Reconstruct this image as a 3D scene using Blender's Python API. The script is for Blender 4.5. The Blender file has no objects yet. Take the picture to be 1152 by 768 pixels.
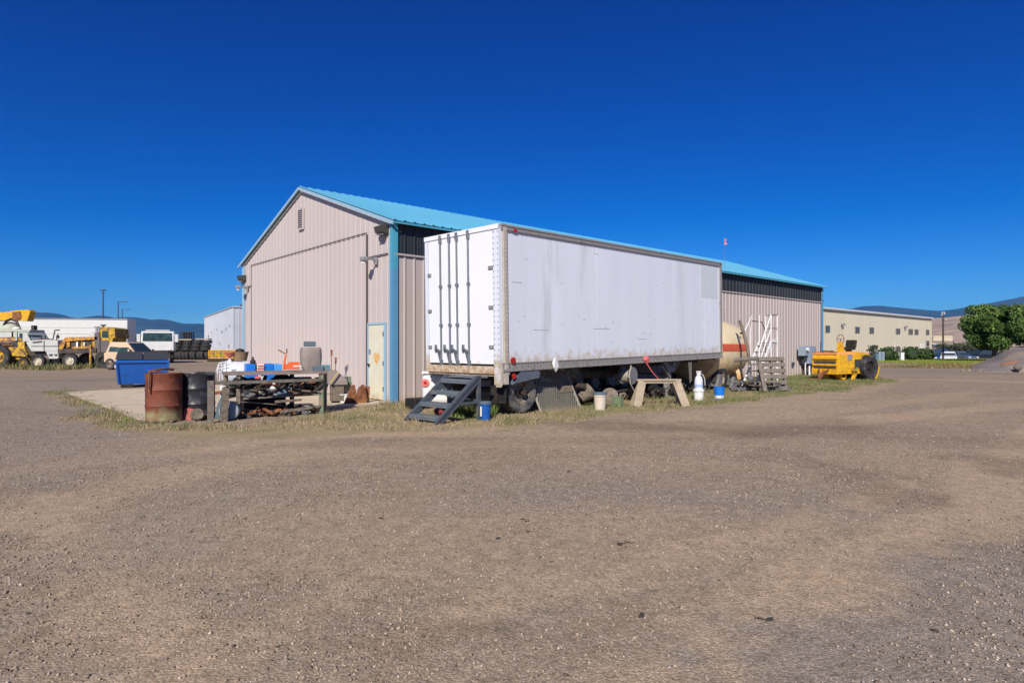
import bpy, math, random
import numpy as np
from mathutils import Matrix, Vector, Euler
R = math.radians
random.seed(7); rng = np.random.default_rng(7)
S = bpy.context.scene
COL = S.collection
F = 697.0; HZ = 390.0; CX = 576.0; CH = 1.5

def W(px, py, D): return Vector(((px-CX)/F*D, D, CH+(HZ-py)/F*D))
def G(px, py):
    D = F*CH/(py-HZ); return Vector(((px-CX)/F*D, D, 0))
def GX(px, D): return Vector(((px-CX)/F*D, D, 0))

# ---------------------------------------------------------------- mesh builder
class MB:
    def __init__(s): s.v=[]; s.f=[]; s.M=Matrix.Identity(4)
    def add(s, vs, fs, M=None):
        b=len(s.v); T = s.M @ M if M is not None else s.M
        s.v += [tuple(T @ Vector(p)) for p in vs]; s.f += [tuple(b+i for i in f) for f in fs]; return s
    def box(s, c, d, rot=None, taper=1.0):
        x,y,z=[k/2 for k in d]; t=taper
        vs=[(-x,-y,-z),(x,-y,-z),(x,y,-z),(-x,y,-z),(-x*t,-y*t,z),(x*t,-y*t,z),(x*t,y*t,z),(-x*t,y*t,z)]
        fs=[(0,3,2,1),(4,5,6,7),(0,1,5,4),(1,2,6,5),(2,3,7,6),(3,0,4,7)]
        M=Matrix.Translation(c)
        if rot is not None: M = M @ Euler(rot).to_matrix().to_4x4()
        return s.add(vs,fs,M)
    def bar(s, p, q, w, h=None, up=(0,0,1)):
        p=Vector(p); q=Vector(q); h=h or w; d=q-p; L=d.length; d.normalize()
        u=Vector(up)
        if abs(d.dot(u))>.98: u=Vector((1,0,0))
        a=d.cross(u).normalized(); b=a.cross(d).normalized()
        M=Matrix(((a.x,d.x,b.x,0),(a.y,d.y,b.y,0),(a.z,d.z,b.z,0),(0,0,0,1)))
        M.translation=(p+q)/2
        x,y,z=w/2,L/2,h/2
        vs=[(-x,-y,-z),(x,-y,-z),(x,y,-z),(-x,y,-z),(-x,-y,z),(x,-y,z),(x,y,z),(-x,y,z)]
        fs=[(0,3,2,1),(4,5,6,7),(0,1,5,4),(1,2,6,5),(2,3,7,6),(3,0,4,7)]
        return s.add(vs,fs,M)
    def cyl(s, p, q, r0, r1=None, n=14, cap=True):
        p=Vector(p); q=Vector(q); r1=r0 if r1 is None else r1
        d=(q-p).normalized(); u=Vector((0,0,1)) if abs(d.z)<.95 else Vector((1,0,0))
        a=d.cross(u).normalized(); b=d.cross(a)
        vs=[]
        for c,r in ((p,r0),(q,r1)):
            for i in range(n):
                t=2*math.pi*i/n; vs.append(c+a*r*math.cos(t)+b*r*math.sin(t))
        fs=[(i,(i+1)%n,n+(i+1)%n,n+i) for i in range(n)]
        if cap: fs+= [tuple(range(n-1,-1,-1)), tuple(range(n,2*n))]
        return s.add(vs,fs)
    def tube(s, pts, r, n=8):
        pts=[Vector(p) for p in pts]; N=len(pts); vs=[]; pa=None
        for i,p in enumerate(pts):
            d=(pts[min(i+1,N-1)]-pts[max(i-1,0)]).normalized()
            if pa is None:
                u=Vector((0,0,1)) if abs(d.z)<.9 else Vector((1,0,0)); a=d.cross(u).normalized()
            else: a=(pa-d*pa.dot(d)).normalized()
            pa=a; b=d.cross(a); rr=r[i] if isinstance(r,(list,tuple)) else r
            for k in range(n):
                t=2*math.pi*k/n; vs.append(p+a*rr*math.cos(t)+b*rr*math.sin(t))
        fs=[]
        for i in range(N-1):
            for k in range(n): fs.append((i*n+k,i*n+(k+1)%n,(i+1)*n+(k+1)%n,(i+1)*n+k))
        fs+=[tuple(range(n-1,-1,-1)),tuple(range((N-1)*n,N*n))]
        return s.add(vs,fs)
    def lathe(s, prof, n=24, M=None, cap=True):   # prof (r,z)
        vs=[];fs=[];m=len(prof)
        for r,z in prof:
            for i in range(n):
                t=2*math.pi*i/n; vs.append((r*math.cos(t),r*math.sin(t),z))
        for j in range(m-1):
            for i in range(n): fs.append((j*n+i,j*n+(i+1)%n,(j+1)*n+(i+1)%n,(j+1)*n+i))
        if cap:
            if prof[0][0]>1e-4: fs.append(tuple(range(n-1,-1,-1)))
            if prof[-1][0]>1e-4: fs.append(tuple(range((m-1)*n,m*n)))
        return s.add(vs,fs,M)
    def prism(s, poly, y0, y1, inset=0.0, M=None):  # poly in x,z extruded along y
        n=len(poly); cx=sum(p[0] for p in poly)/n
        vs=[(x,y0,z) for x,z in poly]+[(x,y1,z) for x,z in poly]
        fs=[tuple(range(n)),tuple(range(2*n-1,n-1,-1))]+[(i,n+i,n+(i+1)%n,(i+1)%n) for i in range(n)]
        return s.add(vs,fs,M)
    def quad(s,a,b,c,d): return s.add([a,b,c,d],[(0,1,2,3)])
    def sphere(s,c,r,n=14,m=8,sc=(1,1,1)):
        prof=[(max(r*math.sin(math.pi*j/m),1e-5),-r*math.cos(math.pi*j/m)) for j in range(m+1)]
        return s.lathe(prof,n,Matrix.Translation(c)@Matrix.Diagonal((*sc,1)),cap=False)
    def mesh(s, name, smooth=False):
        me=bpy.data.meshes.new(name); me.from_pydata(s.v,[],s.f); me.update()
        import bmesh
        bm=bmesh.new(); bm.from_mesh(me); bmesh.ops.recalc_face_normals(bm,faces=bm.faces); bm.to_mesh(me); bm.free()
        if smooth:
            me.shade_smooth(); me.set_sharp_from_angle(angle=R(35))
        return me

def link(o, parent=None):
    COL.objects.link(o)
    if parent is not None: o.parent=parent
    return o
def part(name, mb, m, parent, smooth=False, bevel=0, label=None):
    me=mb.mesh(name,smooth); o=bpy.data.objects.new(name,me); link(o,parent)
    me.materials.append(m)
    if bevel:
        b=o.modifiers.new('bevel','BEVEL'); b.width=bevel; b.segments=2; b.limit_method='ANGLE'; b.angle_limit=R(40)
        b.harden_normals=False
    if label: o['label']=label
    return o
def thing(name,label,cat,loc=(0,0,0),rot=0,group=None):
    o=bpy.data.objects.new(name,None); link(o); o.location=loc
    o.rotation_euler=(0,0,rot) if not isinstance(rot,(tuple,list)) else rot
    o.empty_display_size=.2
    o['label']=label; o['category']=cat
    if group: o['group']=group
    return o
def solo(name,mb,m,label,cat,group=None,loc=(0,0,0),rot=0,smooth=False,bevel=0):
    o=part(name,mb,m,None,smooth,bevel); o.location=loc
    o.rotation_euler=(0,0,rot) if not isinstance(rot,(tuple,list)) else rot
    o['label']=label; o['category']=cat
    if group: o['group']=group
    return o
def struct(name,mb,m,smooth=False,kind='structure'):
    o=part(name,mb,m,None,smooth); o['kind']=kind; return o
def dup(root,loc=None,rot=None,label=None,scale=None,group=None):
    def cp(o,par):
        c=o.copy(); COL.objects.link(c); c.parent=par
        for ch in list(o.children): cp(ch,c)
        return c
    c=cp(root,None)
    if loc is not None: c.location=loc
    if rot is not None: c.rotation_euler=(0,0,rot) if not isinstance(rot,(tuple,list)) else rot
    if scale: c.scale=scale if isinstance(scale,(tuple,list)) else (scale,)*3
    if label: c['label']=label
    if group: c['group']=group
    return c

# ---------------------------------------------------------------- materials
def pm(name, col, rough=.6, metal=0., var=.15, scale=4., bump=0., bscale=60., second=None, amt=.0, sscale=3., spec=.4, low=None, lowz=(0,1), streak=False):
    """procedural: base colour with noise variation, optional second colour in patches, optional colour gathered at the bottom (rust, splash)"""
    m=bpy.data.materials.new(name); m.use_nodes=True; nt=m.node_tree; N=nt.nodes; L=nt.links
    bs=N['Principled BSDF']; bs.inputs['Roughness'].default_value=rough; bs.inputs['Metallic'].default_value=metal
    bs.inputs['Specular IOR Level'].default_value=spec
    tc=N.new('ShaderNodeTexCoord'); co=tc.outputs['Object']
    if streak:
        mp=N.new('ShaderNodeMapping'); mp.inputs['Scale'].default_value=(1,1,.12); L.new(co,mp.inputs[0]); co2=mp.outputs[0]
    else: co2=co
    nz=N.new('ShaderNodeTexNoise'); nz.inputs['Scale'].default_value=scale; nz.inputs['Detail'].default_value=7; nz.inputs['Roughness'].default_value=.65
    L.new(co2,nz.inputs['Vector'])
    mr=N.new('ShaderNodeMapRange'); mr.inputs[1].default_value=.3; mr.inputs[2].default_value=.7
    mr.inputs[3].default_value=1-var; mr.inputs[4].default_value=1+var*.6; L.new(nz.outputs[0],mr.inputs[0])
    mu=N.new('ShaderNodeVectorMath'); mu.operation='SCALE'; mu.inputs[0].default_value=col; L.new(mr.outputs[0],mu.inputs['Scale'])
    out=mu.outputs[0]
    def mix(fac,c):
        nonlocal out
        x=N.new('ShaderNodeMix'); x.data_type='RGBA'; L.new(fac,x.inputs[0]); L.new(out,x.inputs[6]); x.inputs[7].default_value=(*c,1); out=x.outputs[2]
    if second:
        n2=N.new('ShaderNodeTexNoise'); n2.inputs['Scale'].default_value=sscale; n2.inputs['Detail'].default_value=9; n2.inputs['Roughness'].default_value=.7
        L.new(co2,n2.inputs['Vector'])
        r2=N.new('ShaderNodeMapRange'); a=.75-.5*amt; r2.inputs[1].default_value=a-.04; r2.inputs[2].default_value=a+.07; L.new(n2.outputs[0],r2.inputs[0])
        mix(r2.outputs[0],second)
    if low:
        sx=N.new('ShaderNodeSeparateXYZ'); L.new(co,sx.inputs[0])
        n3=N.new('ShaderNodeTexNoise'); n3.inputs['Scale'].default_value=5; n3.inputs['Detail'].default_value=8; L.new(co,n3.inputs['Vector'])
        r3=N.new('ShaderNodeMapRange'); r3.inputs[1].default_value=lowz[0]; r3.inputs[2].default_value=lowz[1]; r3.inputs[3].default_value=1; r3.inputs[4].default_value=0; L.new(sx.outputs[2],r3.inputs[0])
        ad=N.new('ShaderNodeMath'); ad.operation='MULTIPLY_ADD'; ad.inputs[1].default_value=1.6; L.new(n3.outputs[0],ad.inputs[0])
        sb=N.new('ShaderNodeMath'); sb.operation='ADD'; sb.inputs[1].default_value=-1.35; L.new(r3.outputs[0],sb.inputs[0]); L.new(sb.outputs[0],ad.inputs[2])
        cl=N.new('ShaderNodeMapRange'); cl.inputs[1].default_value=.0; cl.inputs[2].default_value=.6; L.new(ad.outputs[0],cl.inputs[0]); mix(cl.outputs[0],low)
    L.new(out,bs.inputs['Base Color'])
    if bump:
        n4=N.new('ShaderNodeTexNoise'); n4.inputs['Scale'].default_value=bscale; n4.inputs['Detail'].default_value=5; L.new(co,n4.inputs['Vector'])
        b=N.new('ShaderNodeBump'); b.inputs['Strength'].default_value=bump; b.inputs['Distance'].default_value=.02; L.new(n4.outputs[0],b.inputs['Height']); L.new(b.outputs[0],bs.inputs['Normal'])
    return m

RUST=(.16,.055,.025); DIRT=(.2,.15,.1)
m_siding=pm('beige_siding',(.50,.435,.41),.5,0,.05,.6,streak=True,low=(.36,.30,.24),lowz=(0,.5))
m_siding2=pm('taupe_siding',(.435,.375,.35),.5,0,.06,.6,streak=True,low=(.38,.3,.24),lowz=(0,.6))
m_band=pm('charcoal_panel',(.022,.026,.03),.45,0,.25,.8,streak=True)
m_roof=pm('cyan_roof',(.10,.345,.50),.4,0,.08,.5)
m_trim=pm('cyan_trim',(.07,.31,.43),.45,0,.06,2)
m_trimpale=pm('pale_trim',(.30,.45,.56),.45,0,.06,2)
m_blue_trim=pm('blue_trim',(.10,.27,.45),.45,0,.08,2)
m_seam=pm('dark_seam',(.05,.05,.055),.6)
m_seam2=pm('brown_seam',(.12,.10,.10),.6)
m_cream_door=pm('cream_door',(.66,.63,.48),.5,0,.08,2,low=(.4,.25,.12),lowz=(0,.5))
m_orange_mark=pm('orange_spray',(.75,.38,.08),.7,0,.3,25,second=(.62,.58,.40),amt=.45,sscale=25)
m_lampgrey=pm('grey_lamp',(.26,.26,.27),.5)
m_lampdark=pm('dark_bronze_lamp',(.06,.055,.05),.5)
m_glass=pm('window_glass',(.03,.045,.05),.08,0,.1,spec=.8)
m_tealglass=pm('teal_glass',(.03,.06,.06),.15,0,.5,2.5,second=(.06,.09,.09),amt=.35,sscale=1.5,spec=.35)
m_white=pm('white_trailer_skin',(.66,.695,.765),.38,0,.07,.9,second=(.56,.58,.63),amt=.3,sscale=1.1,bump=.05,bscale=1.5,streak=True,low=(.46,.38,.27),lowz=(1.12,1.72))
m_whitedoor=pm('white_trailer_door',(.76,.77,.80),.38,0,.03,1.2,low=(.4,.28,.16),lowz=(.9,1.35))
m_rail=pm('grey_alloy_rail',(.35,.33,.31),.5,.3,.2,6,second=(.2,.16,.13),amt=.35,sscale=6)
m_railtan=pm('tan_post',(.50,.45,.38),.5,.1,.15,8,second=(.33,.22,.13),amt=.25,sscale=10)
m_sill=pm('rusted_cream_sill',(.55,.45,.33),.6,0,.2,8,second=(.38,.24,.13),amt=.5,sscale=9)
m_rod=pm('galvanised_rod',(.20,.22,.24),.45,.5,.2,10)
m_dark=pm('black_steel',(.022,.021,.02),.6,.2,.3,6,second=(.06,.04,.03),amt=.4)
m_chassis=pm('undercarriage',(.045,.04,.036),.7,.1,.3,6,second=(.1,.07,.05),amt=.5)
m_tyre=pm('tyre_rubber',(.028,.028,.03),.75,0,.3,8,second=(.09,.08,.07),amt=.4,sscale=4,bump=.3,bscale=30)
m_tyredusty=pm('dusty_tyre',(.055,.058,.065),.75,0,.3,8,second=(.16,.15,.13),amt=.5,sscale=4)
m_rim=pm('dirty_rim',(.30,.27,.22),.5,.2,.3,12,second=(.12,.07,.04),amt=.5,sscale=14)
m_rimw=pm('cream_rim',(.62,.57,.45),.5,0,.2,12,second=(.2,.1,.05),amt=.4,sscale=14)
m_mud=pm('bluegrey_mudguard',(.10,.12,.16),.55,0,.25,4)
m_bluesteel=pm('slate_stair_steel',(.085,.10,.12),.5,.2,.2,8,second=(.16,.13,.1),amt=.3)
m_tread=pm('grey_tread',(.15,.18,.20),.55,.2,.2,8,second=(.25,.2,.15),amt=.3)
m_rust=pm('rust',RUST,.85,0,.35,7,second=(.28,.12,.05),amt=.5,sscale=9,bump=.3)
m_rustred=pm('rusty_red_paint',(.20,.055,.028),.7,0,.4,3,second=(.10,.032,.02),amt=.5,sscale=2.6,low=(.27,.24,.12),lowz=(.16,.42))
m_blackdrum=pm('black_drum_paint',(.035,.035,.042),.38,.1,.35,5,second=(.10,.10,.11),amt=.4,sscale=5,bump=.15,bscale=8)
m_wood=pm('weathered_wood',(.20,.165,.125),.85,0,.3,7,second=(.11,.085,.065),amt=.5,sscale=14,bump=.2)
m_woodtan=pm('tan_lumber',(.36,.295,.21),.8,0,.2,7,second=(.3,.2,.12),amt=.3,sscale=12)
m_woodgrey=pm('silver_wood',(.20,.175,.145),.85,0,.3,7,second=(.14,.12,.1),amt=.5,sscale=12,bump=.2)
m_greenpost=pm('green_painted_post',(.12,.17,.11),.7,0,.3,8,second=(.22,.17,.12),amt=.5,sscale=9)
m_tabletop=pm('grey_plank',(.24,.19,.17),.8,0,.25,6,second=(.15,.1,.08),amt=.4)
m_blue=pm('blue_plastic',(.01,.17,.62),.45,0,.12,8)
m_lblue=pm('light_blue_plastic',(.08,.33,.75),.45,0,.12,8)
m_dumpblue=pm('dumpster_blue',(.008,.085,.36),.45,0,.15,2,second=(.02,.05,.16),amt=.25,sscale=3)
m_red=pm('red_paint',(.55,.045,.03),.5,0,.2,8)
m_orangered=pm('orange_red',(.75,.14,.04),.5,0,.2,8)
m_pink=pm('faded_red_plastic',(.70,.16,.15),.5,0,.15,8)
m_whitep=pm('white_plastic',(.72,.72,.70),.45,0,.1,5,second=(.45,.4,.33),amt=.3,sscale=5)
m_whitesteel=pm('white_enamel',(.70,.70,.70),.4,0,.1,5,second=(.4,.33,.27),amt=.25,sscale=8)
m_creamb=pm('cream_bucket',(.60,.52,.42),.5,0,.1,6,second=(.4,.33,.25),amt=.3)
m_tankwhite=pm('white_tank_paint',(.60,.62,.66),.45,0,.12,4,second=(.35,.33,.33),amt=.3,sscale=6)
m_canvas=pm('grey_canvas',(.27,.225,.205),.9,0,.2,5,bump=.2,bscale=20)
m_slate=pm('slate_blue_grey',(.10,.14,.17),.6,0,.2,6)
m_teal=pm('teal_paint',(.10,.22,.26),.6,0,.2,6,second=(.2,.18,.15),amt=.3)
m_basket=pm('wicker_brown',(.25,.16,.09),.85,0,.3,30,bump=.5,bscale=50)
m_grey=pm('grey_metal',(.22,.22,.23),.5,.3,.25,8,second=(.12,.09,.07),amt=.35)
m_discgrey=pm('grey_disc',(.26,.29,.32),.55,.1,.2,8,second=(.15,.15,.15),amt=.3)
m_yellow=pm('machine_yellow',(.72,.39,.012),.5,0,.2,4,second=(.40,.20,.03),amt=.38,sscale=7)
m_yellow2=pm('old_machine_yellow',(.56,.34,.02),.6,0,.35,3,second=(.20,.11,.04),amt=.5,sscale=4)
m_orange=pm('machine_orange',(.55,.27,.035),.6,0,.35,3,second=(.22,.11,.04),amt=.5,sscale=4)
m_paleg=pm('pale_green_frame',(.42,.46,.36),.6,0,.15,4)
m_truckwhite=pm('truck_white',(.62,.62,.60),.4,0,.1,3,second=(.45,.4,.33),amt=.25)
m_palegrey=pm('light_grey_truck',(.48,.49,.46),.5,0,.12,3)
m_tan=pm('tan_car_paint',(.58,.44,.30),.35,0,.08,3)
m_cream=pm('cream_wall',(.60,.55,.41),.6,0,.05,.5,streak=True)
m_creamtrim=pm('pale_roof_metal',(.55,.57,.60),.5)
m_farwhite=pm('far_white_siding',(.43,.45,.50),.6,0,.1,.4,second=(.36,.36,.38),amt=.3,sscale=.5)
m_tankcream=pm('rusty_cream_tank',(.62,.52,.34),.6,0,.12,1.5,second=(.56,.40,.21),amt=.35,sscale=1.3,low=(.50,.29,.11),lowz=(.5,1.9))
m_stripe=pm('red_stripe',(.55,.10,.04),.6,0,.15,3)
m_blackpl=pm('black_mesh_lid',(.045,.05,.055),.75,0,.6,25,bump=.5,bscale=40)
m_meter=pm('bluegrey_cabinet',(.27,.33,.40),.5,.1,.08,4)
m_meterdark=pm('charcoal_cabinet',(.05,.055,.065),.6)
m_carblue=pm('car_blue',(.03,.08,.25),.25,.3,.08); m_carwhite=pm('car_white',(.6,.62,.65),.25); m_cardark=pm('car_dark',(.02,.025,.035),.25,.3); m_carsilver=pm('car_silver',(.28,.31,.36),.25,.4)
m_bark=pm('bark',(.13,.09,.06),.9,0,.3,8,bump=.5)
m_concrete=pm('concrete',(.55,.455,.33),.85,0,.12,1.3,second=(.46,.37,.26),amt=.4,sscale=2,bump=.1)
m_polewood=pm('pole_wood',(.07,.055,.045),.85)
m_lensred=pm('red_lens',(.35,.02,.015),.3)
m_green=pm('green_crate',(.16,.21,.12),.7,0,.25,8)
m_perf=pm('galvanised_mesh',(.40,.37,.30),.6,.2,.2,10)
# ================================================================ camera, light, sky
cam=bpy.data.cameras.new('camera'); co_=bpy.data.objects.new('camera',cam); COL.objects.link(co_); S.camera=co_
co_.location=(0,0,CH); co_.rotation_euler=(R(90),0,0); cam.sensor_width=36; cam.lens=36*F/1152
cam.shift_y=6/1152; cam.clip_start=.05; cam.clip_end=60000
SUN_AZ=R(190); SUN_EL=R(35)
sd=Vector((math.sin(SUN_AZ)*math.cos(SUN_EL),math.cos(SUN_AZ)*math.cos(SUN_EL),math.sin(SUN_EL)))
sl=bpy.data.lights.new('sun','SUN'); sl.energy=4.7; sl.angle=R(.5); sl.color=(1,.93,.84)
so=bpy.data.objects.new('sun',sl); COL.objects.link(so); so.rotation_euler=(-sd).to_track_quat('-Z','Y').to_euler()
w=bpy.data.worlds.new('World'); S.world=w; w.use_nodes=True; nt=w.node_tree
bg=nt.nodes['Background']; sk=nt.nodes.new('ShaderNodeTexSky'); sk.sky_type='NISHITA'; sk.sun_disc=False
sk.sun_elevation=SUN_EL; sk.sun_rotation=SUN_AZ; sk.altitude=1500; sk.air_density=1.0; sk.dust_density=.15; sk.ozone_density=4.0
gm=nt.nodes.new('ShaderNodeGamma'); gm.inputs[1].default_value=1.5
hs=nt.nodes.new('ShaderNodeHueSaturation'); hs.inputs['Saturation'].default_value=1.15; hs.inputs['Value'].default_value=.42
sr=nt.nodes.new('ShaderNodeSeparateColor'); cc=nt.nodes.new('ShaderNodeCombineColor'); nt.links.new(hs.outputs[0],sr.inputs[0])
for i_,(k_,o_) in enumerate(((.24,.5),(.385,0),(.87,0))):   # polarised deep blue sky
    q1=nt.nodes.new('ShaderNodeMath'); q1.operation='SUBTRACT'; q1.inputs[1].default_value=o_; nt.links.new(sr.outputs[i_],q1.inputs[0])
    if i_==2:
        q0=nt.nodes.new('ShaderNodeMath'); q0.operation='POWER'; q0.inputs[1].default_value=.8; nt.links.new(q1.outputs[0],q0.inputs[0]); q1=q0
    q2=nt.nodes.new('ShaderNodeMath'); q2.operation='MULTIPLY'; q2.inputs[1].default_value=k_; q2.use_clamp=False; nt.links.new(q1.outputs[0],q2.inputs[0])
    q3=nt.nodes.new('ShaderNodeMath'); q3.operation='MAXIMUM'; q3.inputs[1].default_value=.004; nt.links.new(q2.outputs[0],q3.inputs[0]); nt.links.new(q3.outputs[0],cc.inputs[i_])
nt.links.new(sk.outputs[0],gm.inputs[0]); nt.links.new(gm.outputs[0],hs.inputs['Color']); nt.links.new(cc.outputs[0],bg.inputs[0])
bg.inputs[1].default_value=.12
S.view_settings.view_transform='Standard'; S.view_settings.look='None'; S.view_settings.exposure=.35; S.view_settings.gamma=1
S.render.engine='CYCLES'; S.cycles.max_bounces=6; S.cycles.volume_bounces=0

# ================================================================ numpy helpers
def vnoise(x,y,seed=0,sc=1.0):
    r=np.random.default_rng(seed).random((256,256)); x=x*sc; y=y*sc
    xi=np.floor(x).astype(int); yi=np.floor(y).astype(int); fx=x-xi; fy=y-yi
    fx=fx*fx*(3-2*fx); fy=fy*fy*(3-2*fy)
    g=lambda a,b:r[a%256,b%256]
    return (g(xi,yi)*(1-fx)+g(xi+1,yi)*fx)*(1-fy)+(g(xi,yi+1)*(1-fx)+g(xi+1,yi+1)*fx)*fy
def fbm(x,y,seed=0,sc=1.0,o=4):
    a=0;t=0;w_=1
    for i in range(o): a=a+w_*vnoise(x,y,seed+i,sc*2**i); t+=w_; w_*=.55
    return a/t
def inpoly(x,y,poly):
    c=np.zeros(x.shape,bool); n=len(poly)
    for i in range(n):
        x0,y0=poly[i];x1,y1=poly[(i+1)%n]
        k=((y0>y)!=(y1>y)); xx=(x1-x0)*(y-y0)/((y1-y0) if y1!=y0 else 1e-9)+x0
        c^=k&(x<xx)
    return c
def dline(x,y,pts):
    d=np.full(x.shape,1e9)
    for (ax,ay),(bx,by) in zip(pts[:-1],pts[1:]):
        L=(bx-ax)**2+(by-ay)**2+1e-9; t=np.clip(((x-ax)*(bx-ax)+(y-ay)*(by-ay))/L,0,1)
        d=np.minimum(d,np.hypot(x-ax-t*(bx-ax),y-ay-t*(by-ay)))
    return d
def gp(l): return [tuple(G(*p)[:2]) for p in l]
def rawmesh(name,co,faces,loops_per=3):
    me=bpy.data.meshes.new(name); nf=len(faces); me.vertices.add(len(co)); me.vertices.foreach_set('co',np.asarray(co,np.float32).ravel())
    me.loops.add(nf*loops_per); me.loops.foreach_set('vertex_index',np.asarray(faces,np.int32).ravel())
    me.polygons.add(nf); me.polygons.foreach_set('loop_start',np.arange(0,nf*loops_per,loops_per,dtype=np.int32))
    me.update(calc_edges=True); me.validate(); return me

# ================================================================ ground
U=Vector((.749,.663,0)); V=Vector((-.663,.749,0)); BC=Vector((-3.17,16.6,0)); BA=math.atan2(.663,.749)
def bl(x,y,z=0): return BC+U*x+V*y+Vector((0,0,z))
turf=gp([(60,440),(100,468),(165,488),(250,492),(360,489),(450,486),(530,484),(600,479),(700,466),(800,456),(900,444),(960,438),(992,430)])+[(16.6,26.5),(19,33),(17.4,34.9),tuple(bl(0,0)[:2]),tuple(bl(0,1.2)[:2])]+gp([(430,456),(370,463),(300,478),(165,476),(78,443),(72,438)])
lawn=[(36,52),(58,47.5),(58,72),(34,72)]
verge=[(25,45),(36,52),(60,49),(60,44),(40,38)]
leftweeds=gp([(0,415),(0,407),(140,407),(150,412),(60,417)])
padpoly=gp([(74,441.5),(165,475.5)])+[tuple(bl(-.05,.1)[:2]),tuple(bl(-.05,11.6)[:2])]
def masks(x,y):
    nx=(fbm(x,y,11,1.3)-.5)*1.6; ny=(fbm(x,y,21,1.3)-.5)*1.6
    X=x+nx+(fbm(x,y,23,6)-.5)*.7;Y=y+ny+(fbm(x,y,27,6)-.5)*.9
    g=inpoly(X,Y,turf).astype(float)*(.35+.9*fbm(x,y,31,.9)); g=np.clip(g*1.2,0,1)
    lw=inpoly(X,Y,leftweeds)|inpoly(x+nx*.5,y+ny*.5,verge)
    g=np.maximum(g,lw*.8*fbm(x,y,35,.3)*1.4)
    law=inpoly(x,y,lawn).astype(float)
    dust=np.zeros(x.shape); 
    Xs=x+(fbm(x,y,13,.8)-.5)*.5+(fbm(x,y,15,5)-.5)*.16; Ys=y+(fbm(x,y,17,.8)-.5)*.6+(fbm(x,y,19,5)-.5)*.18
    for l,wd,s in (([(0,585),(90,562),(200,532),(330,510),(480,500),(620,497),(760,487),(1000,470),(1152,455)],.55,.8),([(1200,480),(1126,519),(1076,584),(1001,619),(926,659),(851,709),(776,764)],.42,1.1),
        ([(1152,430),(1000,425),(900,455),(600,500)],.9,.6),([(500,700),(576,669),(726,639),(876,599),(1010,540)],.22,.8),([(60,560),(105,640),(200,775)],.25,.8),([(250,730),(380,650),(520,610)],.2,.5),([(50,500),(200,492),(400,505)],.5,.5),([(0,530),(160,512),(380,492),(640,478)],.35,.9),([(420,490),(700,482),(900,468),(1100,440)],.4,.6)):
        dust=np.maximum(dust,s*np.clip((1.25-dline(Xs,Ys,gp(l))/wd)*1.8,0,1))
    dust*=.6+.8*fbm(x*.5,y,41,1.6); dust=np.maximum(dust,.4*np.clip((fbm(x*.35,y*1.2,44,.5)-.5)*5,0,1))
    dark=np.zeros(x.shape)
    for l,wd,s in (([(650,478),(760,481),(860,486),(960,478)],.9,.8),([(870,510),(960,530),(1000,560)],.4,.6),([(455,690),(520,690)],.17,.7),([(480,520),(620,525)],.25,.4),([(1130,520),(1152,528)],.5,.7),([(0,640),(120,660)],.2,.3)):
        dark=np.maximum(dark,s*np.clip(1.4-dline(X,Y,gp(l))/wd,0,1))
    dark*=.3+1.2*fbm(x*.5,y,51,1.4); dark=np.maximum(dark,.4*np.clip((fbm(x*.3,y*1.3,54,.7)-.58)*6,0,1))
    grey=np.zeros(x.shape)
    for l,wd,s in (([(1180,640),(1060,712),(980,775)],.75,1.2),([(640,560),(741,549),(850,565)],.5,.8),([(560,560),(700,540)],.8,.5),([(0,520),(80,470),(60,430),(300,415)],2.,.7),([(100,620),(260,570)],.6,.4),([(1152,415),(1000,418)],4,.6)):
        grey=np.maximum(grey,s*np.clip(1.3-dline(X,Y,gp(l))/wd,0,1))
    grey*=.5+.9*fbm(x,y,61,.7)
    return g,law,np.clip(dust,0,1),np.clip(dark,0,1),np.clip(grey,0,1)
def axis(lo,hi,st,far):
    a=list(np.arange(lo,hi,st)); s=st; v=hi
    while v<far: a.append(v); s*=1.28; v+=s
    s=st; v=lo-st
    while v>-far: a.insert(0,v); s*=1.28; v-=s
    return np.array(a)
gx=axis(-20,30,.15,24000); gy=axis(1.5,42,.15,24000)
XX,YY=np.meshgrid(gx,gy)
ZZ=(fbm(XX,YY,71,.5)-.5)*.03*np.clip((60-np.hypot(XX,YY))/30,0,1)
ZZ=ZZ*np.clip((np.hypot(XX,YY)-2)/4,0,1)
dip=np.clip((YY-72)/3,0,1)*np.clip((XX-50)/6,0,1)*np.clip((135-YY)/20,0,1); ZZ=ZZ-.55*dip
ZZ=ZZ-.012*inpoly(XX,YY,padpoly)
g,law,dust,dark,grey=masks(XX,YY)
H,Wd=XX.shape; idx=np.arange(H*Wd).reshape(H,Wd)
fa=np.stack([idx[:-1,:-1],idx[:-1,1:],idx[1:,1:],idx[1:,:-1]],-1).reshape(-1,4)
me=rawmesh('ground',np.stack([XX,YY,ZZ],-1).reshape(-1,3),fa,4)
for nm,(a,b,c,d) in {'mask_a':(g,dust,dark,grey),'mask_b':(law,law,law,law)}.items():
    at=me.color_attributes.new(nm,'FLOAT_COLOR','POINT'); at.data.foreach_set('color',np.stack([a,b,c,d],-1).astype(np.float32).ravel())
me.shade_smooth()
gr=bpy.data.objects.new('ground',me); COL.objects.link(gr); gr['kind']='structure'
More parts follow.
